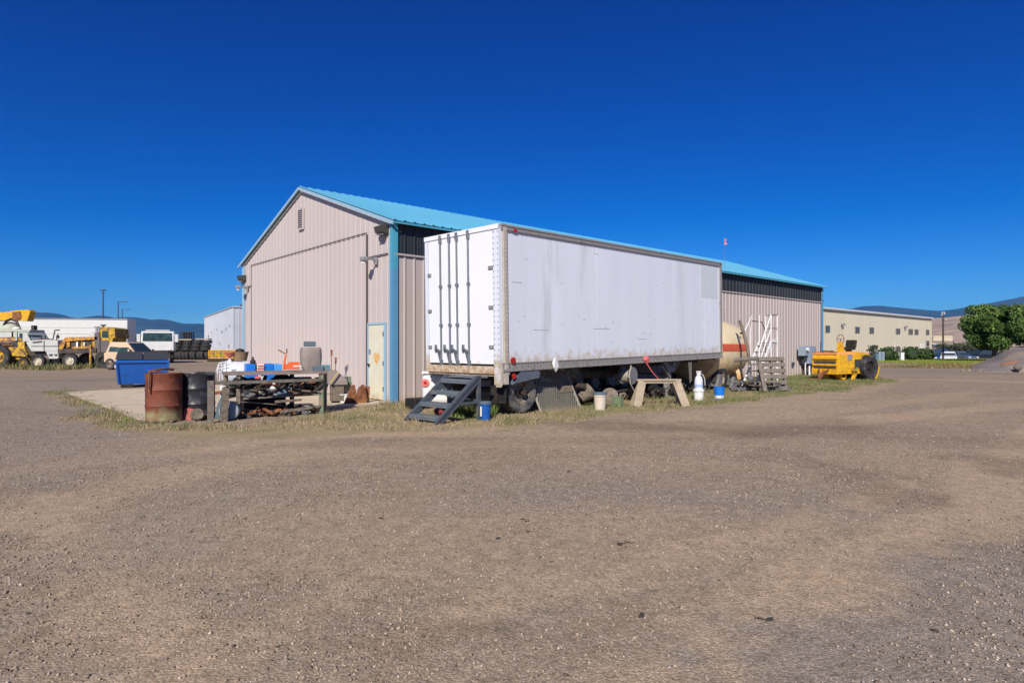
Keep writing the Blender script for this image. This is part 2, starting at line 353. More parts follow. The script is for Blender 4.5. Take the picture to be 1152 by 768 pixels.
def ground_mat():
    m=bpy.data.materials.new('gravel_ground'); m.use_nodes=True; nt=m.node_tree; N=nt.nodes; L=nt.links; bs=N['Principled BSDF']
    bs.inputs['Roughness'].default_value=.92; bs.inputs['Specular IOR Level'].default_value=.2
    tc=N.new('ShaderNodeTexCoord'); co=tc.outputs['Object']
    a=N.new('ShaderNodeAttribute'); a.attribute_name='mask_a'; sp=N.new('ShaderNodeSeparateColor'); L.new(a.outputs['Color'],sp.inputs[0])
    b=N.new('ShaderNodeAttribute'); b.attribute_name='mask_b'; sb=N.new('ShaderNodeSeparateColor'); L.new(b.outputs['Color'],sb.inputs[0])
    def noise(sc,det=6,ro=.6):
        n=N.new('ShaderNodeTexNoise'); n.inputs['Scale'].default_value=sc; n.inputs['Detail'].default_value=det; n.inputs['Roughness'].default_value=ro; L.new(co,n.inputs['Vector']); return n.outputs[0]
    def vor(sc,feat='F1'):
        n=N.new('ShaderNodeTexVoronoi'); n.inputs['Scale'].default_value=sc; n.feature=feat; L.new(co,n.inputs['Vector']); return n
    def mapr(v,a0,a1,b0,b1):
        r=N.new('ShaderNodeMapRange'); L.new(v,r.inputs[0]); 
        for i,q in zip((1,2,3,4),(a0,a1,b0,b1)): r.inputs[i].default_value=q
        return r.outputs[0]
    def mix(f,c0,c1):
        x=N.new('ShaderNodeMix'); x.data_type='RGBA'; 
        (L.new(f,x.inputs[0]) if not isinstance(f,float) else setattr(x.inputs[0],'default_value',f))
        for i,c in ((6,c0),(7,c1)):
            if isinstance(c,tuple): x.inputs[i].default_value=(*c,1)
            else: L.new(c,x.inputs[i])
        return x.outputs[2]
    def scale(c,f):
        x=N.new('ShaderNodeVectorMath'); x.operation='SCALE'; L.new(c,x.inputs[0]); L.new(f,x.inputs['Scale']); return x.outputs[0]
    def mul(p,q):
        x=N.new('ShaderNodeMath'); x.operation='MULTIPLY'; L.new(p,x.inputs[0])
        (L.new(q,x.inputs[1]) if not isinstance(q,float) else setattr(x.inputs[1],'default_value',q)); return x.outputs[0]
    base=mix(mapr(noise(.5,8,.7),.35,.65,0,1),(.30,.223,.148),(.258,.20,.143))
    base=mix(mapr(noise(2.3,6,.6),.4,.65,0,.8),base,(.32,.255,.185))
    base=mix(sp.outputs[1],base,(.39,.29,.19))           # packed pale dust
    gy_=N.new('ShaderNodeMath'); gy_.operation='MULTIPLY'; L.new(a.outputs['Alpha'],gy_.inputs[0]); gy_.inputs[1].default_value=.85
    base=mix(gy_.outputs[0],base,(.245,.205,.165))
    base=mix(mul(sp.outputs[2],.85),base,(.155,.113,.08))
    # stones: two voronoi sizes
    v1=vor(70); v2=vor(28); v3=vor(160)
    s1=N.new('ShaderNodeSeparateColor'); L.new(v1.outputs['Color'],s1.inputs[0]); s2=N.new('ShaderNodeSeparateColor'); L.new(v2.outputs['Color'],s2.inputs[0]); s3=N.new('ShaderNodeSeparateColor'); L.new(v3.outputs['Color'],s3.inputs[0])
    st=mapr(s1.outputs[0],0,1,.74,1.26); st2=mapr(s3.outputs[0],0,1,.72,1.28); f=mul(st,st2)
    base=scale(base,f)
    pale=mul(mapr(s2.outputs[0],.84,.88,0,1),mapr(v2.outputs['Distance'],.010,.016,1,0)); base=mix(mul(pale,.7),base,(.52,.46,.42))
    drk=mul(mapr(s2.outputs[1],.90,.93,0,1),mapr(v2.outputs['Distance'],.009,.014,1,0)); base=mix(mul(drk,.7),base,(.07,.055,.045))
    mot=mapr(noise(7,6,.75),.3,.7,.74,1.26); base=scale(base,mot)
    # dry grass litter
    gn=mix(mapr(noise(1.7,6,.7),.42,.6,0,1),(.38,.29,.175),(.25,.225,.105)); gn=mix(mapr(noise(14,6,.8),.4,.65,0,1),gn,(.30,.225,.14)); gn=scale(gn,mapr(noise(55,5,.8),.3,.7,.55,1.4))
    gf=N.new('ShaderNodeMath'); gf.operation='SUBTRACT'; L.new(sp.outputs[0],gf.inputs[0]); gf.inputs[1].default_value=0
    ga=N.new('ShaderNodeMath'); ga.operation='ADD'; L.new(sp.outputs[0],ga.inputs[0]); L.new(mapr(noise(9,6,.8),.3,.7,-.35,.35),ga.inputs[1])
    base=mix(mapr(ga.outputs[0],.25,.55,0,1),base,gn)
    lw=mix(mapr(noise(.35,6,.7),.4,.65,0,1),(.17,.22,.035),(.26,.24,.06)); base=mix(sb.outputs[0],base,lw)
    L.new(base,bs.inputs['Base Color'])
    hh=N.new('ShaderNodeMath'); hh.operation='MULTIPLY_ADD'; L.new(v1.outputs['Distance'],hh.inputs[0]); hh.inputs[1].default_value=-1.2; L.new(noise(45,4,.6),hh.inputs[2])
    bp=N.new('ShaderNodeBump'); bp.inputs['Strength'].default_value=.3; bp.inputs['Distance'].default_value=.018; L.new(hh.outputs[0],bp.inputs['Height']); L.new(bp.outputs[0],bs.inputs['Normal'])
    return m
gr.data.materials.append(ground_mat())

# scattered real stones near the camera (nobody could count them)
def attr_mat(name,rough=.85):
    m=bpy.data.materials.new(name); m.use_nodes=True; a=m.node_tree.nodes.new('ShaderNodeAttribute'); a.attribute_name='tint'
    b=m.node_tree.nodes['Principled BSDF']; b.inputs['Roughness'].default_value=rough; b.inputs['Specular IOR Level'].default_value=.25
    m.node_tree.links.new(a.outputs['Color'],b.inputs['Base Color']); return m
m_stone=attr_mat('loose_stone')
def stones(name,n,d0,d1,smin,smax,label_kind='stuff'):
    D=np.sqrt(rng.random(n)*(d1**2-d0**2)+d0**2) if d0<6 else np.exp(rng.random(n)*(np.log(d1)-np.log(d0))+np.log(d0))
    x=(rng.random(n)*2-1)*.92*D; 
    gg,_,du,dk,gy2=masks(x,D); keep=rng.random(n)<np.clip(.9-.85*du-.9*gg+.3*gy2,.1,1)*np.clip(.35+1.3*(fbm(x,D,97,1.7)-.3),.15,1); keep&=~inpoly(x,D,padpoly)
    x=x[keep];D=D[keep];n=len(x)
    s=smin+(smax-smin)*rng.random(n)**4.5
    base=np.array([(1,0,0),(-1,0,0),(0,1,0),(0,-1,0),(0,0,1),(0,0,-1)],float)
    fc=np.array([(0,2,4),(2,1,4),(1,3,4),(3,0,4),(2,0,5),(1,2,5),(3,1,5),(0,3,5)])
    P_=base[None]*(.6+.7*rng.random((n,6,1)))+(rng.random((n,6,3))-.5)*.5; P_[:,:,2]*=.85
    th=rng.random(n)*6.28; c,s_=np.cos(th),np.sin(th)
    q=P_.copy(); q[:,:,0]=P_[:,:,0]*c[:,None]-P_[:,:,1]*s_[:,None]; q[:,:,1]=P_[:,:,0]*s_[:,None]+P_[:,:,1]*c[:,None]
    q*=s[:,None,None]*.5; q[:,:,0]+=x[:,None]; q[:,:,1]+=D[:,None]
    gz=(fbm(x,D,71,.5)-.5)*.03*np.clip((np.hypot(x,D)-2)/4,0,1)
    q[:,:,2]+=(gz+s*.2)[:,None]
    me=rawmesh(name,q.reshape(-1,3),(fc[None]+np.arange(n)[:,None,None]*6).reshape(-1,3))
    k=rng.random(n)[:,None]; pal=np.array([(.36,.275,.20),(.25,.19,.14),(.44,.36,.28),(.30,.25,.22),(.17,.13,.10)])
    col=pal[rng.integers(0,5,n)]*(.65+.6*k); br=(rng.random(n)<.16)&(s<.013); col[br]=np.array([(.54,.47,.41)])*(.75+.5*rng.random((int(br.sum()),1)))
    at=me.color_attributes.new('tint','FLOAT_COLOR','POINT'); at.data.foreach_set('color',np.repeat(np.concatenate([col,np.ones((n,1))],1),6,0).astype(np.float32).ravel())
    o=bpy.data.objects.new(name,me); COL.objects.link(o); me.materials.append(m_stone); o['kind']='stuff'; return o
o=stones('loose_gravel',260000,2.3,10,.0045,.024); o['label']='loose grey and brown gravel over the yard'; o['category']='gravel'
# far stones join the same look
o=stones('yard_gravel',60000,10,24,.009,.034); o['label']='loose gravel further back in the yard'; o['category']='gravel'

# grass blades
m_blade=attr_mat('grass_blade',.8)
def blades(name,x,y,h,w,pal,lean=.6,z0=0,bias=0):
    n=len(x); th=rng.random(n)*6.28; wd=w*(.6+.8*rng.random(n)); hh=h*(.4+rng.random(n))
    ph=rng.random(n)*6.28; le=lean*rng.random(n)*hh
    a=np.stack([x-np.cos(th)*wd,y-np.sin(th)*wd,np.full(n,z0-.01)],-1); b=np.stack([x+np.cos(th)*wd,y+np.sin(th)*wd,np.full(n,z0-.01)],-1)
    c=np.stack([x+np.cos(ph)*le,y+np.sin(ph)*le,z0+hh],-1)
    me=rawmesh(name,np.stack([a,b,c],1).reshape(-1,3),np.arange(3*n).reshape(-1,3))
    pal=np.array(pal); t=fbm(x,y,91,1.1)*1.25-.12+bias; i=np.clip((t+ (rng.random(n)-.5)*.5)*len(pal),0,len(pal)-1).astype(int)
    col=pal[i]*(.6+.7*rng.random(n))[:,None]
    at=me.color_attributes.new('tint','FLOAT_COLOR','POINT'); at.data.foreach_set('color',np.repeat(np.concatenate([col,np.ones((n,1))],1),3,0).astype(np.float32).ravel())
    o=bpy.data.objects.new(name,me); COL.objects.link(o); me.materials.append(m_blade); o['kind']='stuff'; return o
def sample(poly,n,use=None,thr=.35):
    p=np.array(poly); lo,hi=p.min(0)-1,p.max(0)+1; x=lo[0]+rng.random(n)*(hi[0]-lo[0]); y=lo[1]+rng.random(n)*(hi[1]-lo[1])
    if use is None: k=inpoly(x,y,poly)
    else:
        gg=masks(x,y)[0]; k=(gg+ (rng.random(n)-.5)*.3>thr); k&=(y<60)
    return x[k],y[k]
DRY=[(.22,.155,.085),(.36,.28,.165),(.40,.315,.19),(.28,.21,.12),(.19,.19,.08),(.13,.165,.05)]
x,y=sample(turf,420000,True,.33); pad_in=inpoly(x,y,padpoly); x,y=x[~pad_in],y[~pad_in]
k=y>11.0; x,y=x[k],y[k]
o=blades('dry_grass',x,y,.042+.07*(fbm(x,y,95,1.5)>.58),.007,DRY,1.6,bias=np.clip((x+2)/5,0,1)*.3+np.clip(y-20,0,8)*.03); o['label']='trampled dry grass along the shop and trailer'; o['category']='grass'
GREEN=[(.09,.14,.03),(.12,.18,.04),(.16,.2,.05),(.07,.11,.025),(.26,.22,.09)]
def clump(cx,cy,r,n,h,nm,lab,pal=GREEN):
    rr=r*np.sqrt(rng.random(n)); t=rng.random(n)*6.28
    o=blades(nm,cx+rr*np.cos(t),cy+rr*np.sin(t),h,.012,pal,.8); o['label']=lab; o['category']='weeds'; return o
c=G(575,462); clump(-.9,13.6,.55,900,.22,'stair_weeds','green weeds growing under the slate steel stairs')
xs,ys=[],[]
for px,D,r_,n_ in [(px_,F*CH/(py_-HZ),.3,150) for px_,py_ in ((66,441),(76,443),(85,447),(94,452),(104,456),(114,461),(124,466),(134,470),(146,474),(158,478))]:
    q=GX(px,D); rr=r_*1.6*np.sqrt(rng.random(n_)); t=rng.random(n_)*6.28; xs.append(q.x+rr*np.cos(t)); ys.append(q.y+rr*np.sin(t))
o=blades('pad_edge_grass',np.concatenate(xs),np.concatenate(ys),.06,.008,GREEN,.8); o['label']='green grass at the left edge of the concrete pad'; o['category']='grass'
x,y=sample(leftweeds,26000); o=blades('roadside_weeds',x,y,.34,.03,[(.20,.17,.07),(.13,.14,.05),(.27,.22,.10),(.10,.12,.04)],.7); o['label']='tall dry weeds under the parked trucks at the far left'; o['category']='weeds'
x,y=sample(verge,30000); o=blades('verge_weeds',x,y,.16,.03,[(.26,.2,.09),(.2,.15,.07),(.16,.15,.05)],.8); o['label']='dry weedy verge in front of the green lawn'; o['category']='weeds'
x,y=sample(lawn,60000); o=blades('lawn_grass',x,y,.16,.03,[(.16,.21,.035),(.21,.25,.045),(.26,.26,.06)],.5); o['label']='green lawn before the cream building'; o['category']='grass'

# concrete pad
b=MB(); n=len(padpoly); top=[(p[0],p[1],.02) for p in padpoly]; bot=[(p[0],p[1],-.1) for p in padpoly]
b.add(top+bot,[tuple(range(n))]+[(i,(i+1)%n,n+(i+1)%n,n+i) for i in range(n)]); struct('concrete_pavement',b,m_concrete)

# ================================================================ hills and mountains
def ridge(name,prof,D0,D1,D2,base,mat,seed,rough=.03):
    pts=sorted(prof); px=np.linspace(pts[0][0],pts[-1][0],420); h=np.interp(px,[p[0] for p in pts],[p[1] for p in pts])
    hz=(HZ-h)/F*D1
    rows=[]; T=np.linspace(0,1,26)
    for t in T:
        D=D0+(D2-D0)*t; k=(D-D0)/(D1-D0) if D<D1 else (D2-D)/(D2-D1); k=k**.85
        x=(px-CX)/F*D1*(.75+.25*D/D1); y=np.full_like(px,D)
        no=(fbm(x,y,seed,9/D1*1.5,5)-.5)*rough*D1*min(1,(1-k)*2.5+.06)
        z=base+(hz-base)*k+no*(0 if t in(0,1) else 1); rows.append(np.stack([x,y,z],-1))
    P_=np.array(rows); H_,W_=P_.shape[:2]; i=np.arange(H_*W_).reshape(H_,W_)
    fa=np.stack([i[:-1,:-1],i[:-1,1:],i[1:,1:],i[1:,:-1]],-1).reshape(-1,4)
    me=rawmesh(name,P_.reshape(-1,3),fa,4); me.shade_smooth(); o=bpy.data.objects.new(name,me); COL.objects.link(o); me.materials.append(mat); o['kind']='structure'; return o
def hill_mat(name,c0,c1,sc,c2=None):
    m=bpy.data.materials.new(name); m.use_nodes=True; nt=m.node_tree; N=nt.nodes; L=nt.links; bs=N['Principled BSDF']; bs.inputs['Roughness'].default_value=1; bs.inputs['Specular IOR Level'].default_value=0
    tc=N.new('ShaderNodeTexCoord'); n=N.new('ShaderNodeTexNoise'); n.inputs['Scale'].default_value=sc; n.inputs['Detail'].default_value=9; n.inputs['Roughness'].default_value=.65
    mp=N.new('ShaderNodeMapping'); mp.inputs['Scale'].default_value=(.5,1,3); L.new(tc.outputs['Object'],mp.inputs[0]); L.new(mp.outputs[0],n.inputs['Vector'])
    cr=N.new('ShaderNodeValToRGB'); cr.color_ramp.elements[0].position=.35; cr.color_ramp.elements[0].color=(*c0,1); cr.color_ramp.elements[1].position=.65; cr.color_ramp.elements[1].color=(*c1,1)
    if c2: e=cr.color_ramp.elements.new(.5); e.color=(*c2,1)
    L.new(n.outputs[0],cr.inputs[0]); L.new(cr.outputs[0],bs.inputs['Base Color']); return m
mh1=hill_mat('forested_mountain',(.03,.055,.07),(.06,.085,.09),.0012)
mh2=hill_mat('dry_grass_hill',(.24,.18,.13),(.52,.39,.28),.009,(.40,.29,.20))
ridge('west_mountains',[(-900,365),(-500,350),(-200,358),(0,352),(37,350),(60,349.5),(75,354),(95,357),(110,355),(118,354),(130,358),(142,356.5),(155,356),(170,359),(185,358),(205,363),(230,363),(300,368),(450,372),(560,385)],6500,9500,12500,-60,mh1,5)
ridge('north_mountains',[(500,385),(620,372),(760,358),(900,348),(925,346),(955,346),(970,343),(985,343),(1010,345),(1040,347.5),(1055,348.5),(1075,346),(1110,340),(1152,331),(1230,318),(1400,320),(1700,345),(2100,380)],6500,9500,12500,-60,mh1,6)
ridge('brown_hill',[(880,389),(960,372),(1010,362),(1047,357.5),(1062,357),(1085,354),(1110,349.5),(1135,345),(1152,341),(1230,330),(1400,328),(1700,350),(2100,385)],700,3600,5200,-8,mh2,8,.012)
# haze: one closed box round everything but the sky
b=MB(); b.box((0,3500,500),(36000,27000,1010)); hz_=part('haze',b,pm('haze_tmp',(1,1,1)),None); hz_['kind']='stuff'
mz=bpy.data.materials.new('haze'); mz.use_nodes=True; nt=mz.node_tree; nt.nodes.remove(nt.nodes['Principled BSDF'])
pv=nt.nodes.new('ShaderNodeVolumePrincipled'); pv.inputs['Color'].default_value=(.10,.42,1,1); pv.inputs['Density'].default_value=4e-5
nt.links.new(pv.outputs[0],nt.nodes['Material Output'].inputs['Volume']); hz_.data.materials.clear(); hz_.data.materials.append(mz)
# ================================================================ the steel shop building
BL=27.5; BW=11.9; EV=4.9; RG=6.9; SL=(RG-EV)/(BW/2)
def ribbed(mb,o,du,dn,L,zb,zt,pitch=.305,rh=.03,mh=.006,d0=.0):
    """strips of ribbed panel from o along du, standing out along dn; zb/zt give heights along the wall"""
    o=Vector(o);du=Vector(du);dn=Vector(dn); prof=[]; k=0
    while k*pitch<L:
        for a,h in ((0,0),(.018,rh),(.052,rh),(.07,0),(.13,0),(.14,mh),(.155,mh),(.165,0),(.215,0),(.225,mh),(.24,mh),(.25,0)):
            if mh==0 and .1<a<.26: continue
            s=k*pitch+a*pitch/.305
            if s<=L: prof.append((s,h))
        k+=1
    prof.append((L,0)); vs=[];fs=[]
    for s,h in prof:
        p=o+du*s+dn*(h+d0); vs+= [p+Vector((0,0,zb(s))),p+Vector((0,0,zt(s)))]
    for i in range(len(prof)-1): fs.append((2*i,2*i+2,2*i+3,2*i+1))
    mb.add(vs,fs)
bld=thing('shop_building','long pinkish beige ribbed metal shop with bright cyan gable roof','building',BC,BA)
roofz=lambda y: EV+SL*min(y,BW-y)
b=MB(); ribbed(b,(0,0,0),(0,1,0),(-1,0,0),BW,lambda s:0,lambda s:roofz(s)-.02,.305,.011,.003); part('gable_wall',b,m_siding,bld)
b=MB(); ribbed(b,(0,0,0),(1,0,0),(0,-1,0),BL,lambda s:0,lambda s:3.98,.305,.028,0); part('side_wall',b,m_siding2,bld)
b=MB(); ribbed(b,(0,0,0),(1,0,0),(0,-1,0),BL,lambda s:3.99,lambda s:EV-.03,.305,.035,.006,.004); part('wall_band',b,m_band,bld,label='charcoal upper band of side wall')
b=MB(); b.box((BL/2,-.045,3.985),(BL,.03,.05)); part('band_flashing',b,m_siding2,bld)
b=MB(); b.box((BL/2,BW-.01,EV/2),(BL,.02,EV)); part('rear_side_wall',b,m_siding,bld)
b=MB(); vs=[(BL,0,0),(BL,BW,0),(BL,BW,EV),(BL,BW/2,RG-.02),(BL,0,EV)]; b.add(vs,[(0,1,2,3,4)]); part('end_wall',b,m_siding,bld)
# roof with ribs running up the slope
b=MB()
for side in (0,1):
    yE=-.22 if side==0 else BW+.22; yR=BW/2; zE=EV-SL*.22+.02; zR=RG+.02
    prof=[];k=0; L=BL+.3
    while k*.305<L:
        for a,h in ((0,0),(.02,.035),(.05,.035),(.07,0)):
            if k*.305+a<=L: prof.append((k*.305+a-.12,h))
        k+=1
    prof.append((L-.12,0))
    vs=[]
    for s,h in prof: vs+=[(s,yE,zE+h),(s,yR,zR+h)]
    b.add(vs,[(2*i,2*i+2,2*i+3,2*i+1) for i in range(len(prof)-1)])
part('roof',b,m_roof,bld)
for yE in (-.22,BW+.22):
    b=MB(); b.bar((-.14,yE,EV-SL*.22-.05),(-.14,BW/2,RG-.05),.04,.09); part('rake_trim',b,m_trimpale,bld)
b=MB(); b.box((BL/2,-.225,EV-SL*.22-.03),(BL+.3,.02,.05)); part('eave_trim',b,m_trim,bld)
b=MB(); b.box((BL/2,-.12,EV-.075),(BL,.19,.01)); part('soffit',b,m_seam,bld)
b=MB(); b.box((-.045,.03,4.2),(.03,.13,1.24)); b.box((.035,-.045,4.2),(.12,.03,1.24)); part('corner_trim',b,m_trim,bld)
b=MB(); b.box((-.045,.03,1.79),(.03,.13,3.58)); b.box((.035,-.045,1.79),(.12,.03,3.58)); part('corner_trim',b,m_blue_trim,bld)
b=MB(); b.box((-.045,.12,2.3),(.034,.04,4.6)); part('downspout',b,m_trimpale,bld)
b=MB(); b.box((-.035,BW-.1,EV/2-.05),(.03,.26,EV-.1)); part('corner_trim',b,m_trimpale,bld)
b=MB(); b.box((BL-.08,-.055,EV/2-.05),(.2,.03,EV-.1)); part('corner_trim',b,m_blue_trim,bld)
# big sliding door leaf
d=MB(); ribbed(d,(-.05,1.40,0),(0,1,0),(-1,0,0),9.38,lambda s:.04,lambda s:4.70,.305,.011,.003); sdoor=part('sliding_door',d,m_siding,bld)
for y_ in (1.39,10.79):
    b=MB(); b.box((-.055,y_,2.35),(.035,.018,4.7)); part('door_edge',b,m_seam2,sdoor)
b=MB()
for i in range(31): b.box((-.075,1.39+i*.305+.15,4.725),(.03,.20,.032))
b.box((-.062,6.09,4.725),(.03,9.45,.022)); part('door_track',b,m_seam2,sdoor)
for q_ in ((-.04,.8,4.03),(-.04,11.3,3.93)):
    b=MB(); b.box(q_,(.03,1.1,.022)); part('wall_seam',b,m_seam2,bld)
# louvred vent
b=MB(); b.box((-.05,5.98,5.84),(.05,.40,.74)); vent=part('gable_vent',b,m_siding,bld)
b=MB()
for i in range(9): b.box((-.085,5.98,5.56+i*.07),(.03,.32,.018),(0,R(35),0))
part('louvre',b,m_seam,vent)
# man door
b=MB(); b.box((-.055,.36,1.06),(.06,.055,2.12)); b.box((-.055,1.27,1.06),(.06,.055,2.12)); b.box((-.055,.815,2.14),(.06,.965,.06)); dfr=part('door_frame',b,m_trimpale,bld)
b=MB(); b.box((-.05,.815,1.07),(.04,.85,2.05)); dr=part('door',b,m_cream_door,bld,bevel=.004)
for z in (.35,1.05,1.85):
    b=MB(); b.box((-.08,.405,z),(.03,.035,.12)); part('hinge',b,m_seam,dr)
b=MB(); b.sphere((-.12,1.17,1.0),.035); b.cyl((-.12,1.17,1.0),(-.06,1.17,1.0),.015); part('handle',b,m_dark,dr,True)
b=MB(); b.box((-.078,1.16,1.36),(.02,.09,.14)); part('lock_plate',b,m_lampgrey,dr)
pts=[]
for i in range(28):
    t=2*math.pi*i/28; pts.append((-.0735,.80+.0105*16*math.sin(t)**3,1.19+.0125*(13*math.cos(t)-5*math.cos(2*t)-2*math.cos(3*t)-math.cos(4*t))))
b=MB(); b.add(pts,[tuple(range(28))]); part('spray_mark',b,m_orange_mark,dr)
# lamps on the gable
def wall_pack(loc,lab,dark,rot=BA):
    t=thing('wall_lamp',lab,'lamp',loc,rot)
    b=MB(); b.prism([(0,-.10),(-.20,-.05),(-.25,.12),(0,.15)],-.19,.19); part('housing',b,dark,t,bevel=.01)
    b=MB(); b.box((-.13,0,-.09),(.18,.30,.02),(0,R(-13),0)); part('lens',b,m_lampgrey,t)
    b=MB(); b.cyl((-.08,0,-.08),(-.08,0,-.20),.07,.04); part('photocell',b,m_lampgrey,t)
    return t
wall_pack(bl(-.02,.42,4.64),'square bronze wall lamp high beside the right corner of the gable',m_lampdark)
wall_pack(bl(-.02,BW-.18,3.72+.55),'square bronze wall lamp at the left end of the gable eave',m_lampdark)
wall_pack(bl(BL+.05,.2,4.05),'dark wall lamp sticking out past the far end of the shop',m_lampdark,BA+math.pi)
def arm_lamp(loc,lab):
    t=thing('security_light',lab,'lamp',loc,BA)
    b=MB(); b.tube([(0,0,0),(-.10,0,.04),(-.24,0,.05),(-.32,.0,.05)],.03); b.box((-.01,0,0),(.03,.14,.2)); part('arm',b,m_lampgrey,t,True)
    b=MB(); b.box((-.34,.05,.03),(.17,.20,.13)); part('head',b,m_lampgrey,t,bevel=.03)
    b=MB(); b.cyl((-.34,.05,-.03),(-.34,.05,-.10),.06,.05); part('lens',b,m_whitep,t)
    return t
arm_lamp(bl(-.06,.85,3.88),'grey area light on a bent arm right of the sliding door')
arm_lamp(bl(-.06,11.25,3.86),'grey area light on a bent arm left of the sliding door')
# electrical cabinets on the side wall near the far corner
t=thing('meter_cabinet','blue grey electric meter cabinet standing at the far end of the shop wall','cabinet',bl(24.75,-.32,0),BA)
b=MB(); b.box((.28,0,1.07),(.85,.42,.93)); part('cabinet_body',b,m_meter,t,bevel=.01)
b=MB(); b.box((-.42,-.02,1.28),(.5,.34,.5)); part('meter_box',b,m_meter,t,bevel=.01)
b=MB(); b.cyl((-.42,-.20,1.36),(-.42,-.30,1.36),.1); part('meter',b,m_whitep,t,True)
b=MB(); b.box((-.3,-.02,.93),(.22,.2,.24)); part('fitting',b,m_seam,t)
b=MB(); b.box((.4,0,.38),(.6,.3,.46)); part('lower_cabinet',b,m_meterdark,t)
b=MB(); b.cyl((-.15,0,0),(-.15,0,.65),.03); b.cyl((.12,-.1,0),(.12,-.1,.5),.05); part('conduit',b,m_whitesteel,t)
b=MB(); b.box((0,-.06,.6),(.14,.08,.2)); solo('hose_bib',b,m_seam,'small dark outlet box low on the shop wall left of the meter cabinet','outlet box',loc=bl(23.7,-.03,.0),rot=BA)

# ================================================================ the box trailer
TA=math.atan2(.718,.697); TC=Vector((-.2,13.2,0)); PIT=-math.atan2(.17,10.3)
TU=Vector((math.cos(TA),math.sin(TA),0)); TV=Vector((-math.sin(TA),math.cos(TA),0))
def tl(x,y,z=0): return TC+TU*x+TV*y+Vector((0,0,z))
TL=10.3; TW=2.52; B0=.97; T0=4.11
tr=thing('box_trailer','long white box semi trailer parked beside the shop, rear doors shut','trailer',TC,(0,PIT,TA))
b=MB(); b.box((TL/2,.02,(B0+T0)/2+.02),(TL-.1,.02,T0-B0-.2)); sp_=part('side_panel',b,m_white,tr)
b=MB(); 
for i in range(1,6): b.box((i*TL/5.4-.4,.0085,(B0+T0)/2),(.012,.002,T0-B0-.25))
part('panel_joint',b,m_white,sp_)
b=MB(); b.box((TL-.82,.0075,3.42),(1.15,.004,1.0)); part('repair_panel',b,pm('patch_skin',(.56,.60,.62),.35,0,.04,2),sp_)
b=MB(); r_=random.Random(3)
for i in range(46):
    x=r_.uniform(.4,TL-.3); z=r_.choice([r_.uniform(1.25,2.2),r_.uniform(1.2,3.9)]); b.box((x,.009,z),(r_.uniform(.012,.05),.004,r_.uniform(.012,.04)))
for x,z,l in ((1.3,1.86,.55),(3.6,1.9,.7),(.5,2.9,.3),(5.5,1.62,.4),(3.4,3.78,.18)): b.box((x,.009,z),(l,.004,.012))
part('scuff',b,pm('scuff_grey',(.33,.32,.32),.7),sp_)
b=MB(); b.box((TL/2,TW-.02,(B0+T0)/2),(TL-.1,.02,T0-B0-.1)); part('side_panel',b,m_white,tr)
b=MB(); b.box((TL-.03,TW/2,(B0+T0)/2),(.04,TW-.06,T0-B0-.05)); part('front_panel',b,m_white,tr)
b=MB(); b.box((TL/2,TW/2,T0-.02),(TL,TW-.08,.03)); part('roof_panel',b,m_white,tr)
b=MB(); b.box((TL/2,TW/2,B0+.1),(TL-.1,TW-.1,.08)); part('floor',b,m_wood,tr)
def rivets(b,x0,x1,y,z,step,dx=1):
    n=int((x1-x0)/step)
    for i in range(n): b.box((x0+i*step,y,z),(.02,.006,.02))
b=MB(); b.box((TL/2,0,T0-.06),(TL,.06,.12)); b.box((TL/2,-.02,T0-.02),(TL,.05,.04)); tra=part('top_rail',b,m_rail,tr)
b=MB(); rivets(b,.2,TL-.1,-.033,T0-.12,.14); part('rivet',b,m_seam,tra)
b=MB(); b.box((TL/2,0,B0+.085),(TL,.05,.17)); b.box((TL/2,-.015,B0+.02),(TL,.07,.05)); b.box((TL/2,-.01,B0+.175),(TL,.05,.02)); bra=part('bottom_rail',b,m_rail,tr)
b=MB(); rivets(b,.2,TL-.1,-.029,B0+.145,.10); rivets(b,.2,TL-.1,-.029,B0+.08,.2); part('rivet',b,m_seam,bra)
b=MB(); b.box((TL-.06,0,(B0+T0)/2),(.12,.06,T0-B0)); part('corner_post',b,m_rail,tr)
b=MB(); b.box((.11,0,(B0+T0)/2-.15),(.11,.07,T0-B0+.25)); pst=part('corner_post',b,m_railtan,tr)
b=MB()
for i in range(34): b.box((.13,-.037,B0+.05+i*.092),(.018,.006,.018))
part('rivet',b,m_rust,pst)
# rear frame
b=MB(); b.box((-.01,.09,(B0+T0)/2-.15),(.10,.18,T0-B0+.27)); b.box((-.01,TW-.06,(B0+T0)/2-.02),(.10,.12,T0-B0)); rf=part('rear_frame',b,m_white,tr)
b=MB()
for i in range(26):
    b.box((-.063,.03,B0+.1+i*.12),(.006,.02,.02)); b.box((-.063,.155,B0+.1+i*.12),(.006,.02,.02)); 
part('rivet',b,m_seam,rf)
b=MB(); b.box((-.02,TW/2,T0-.05),(.12,TW,.10)); part('rear_header',b,m_whitedoor,tr)
b=MB(); b.box((-.04,TW/2+.05,B0+.03),(.14,TW-.24,.16)); b.box((-.02,TW/2+.05,B0-.07),(.1,TW-.3,.06)); part('rear_sill',b,m_sill,tr)
b=MB(); b.prism([(-.05,.64),(.28,.98),(.28,1.0),(-.05,1.0)],-.02,.14); part('rear_bracket',b,m_railtan,tr)
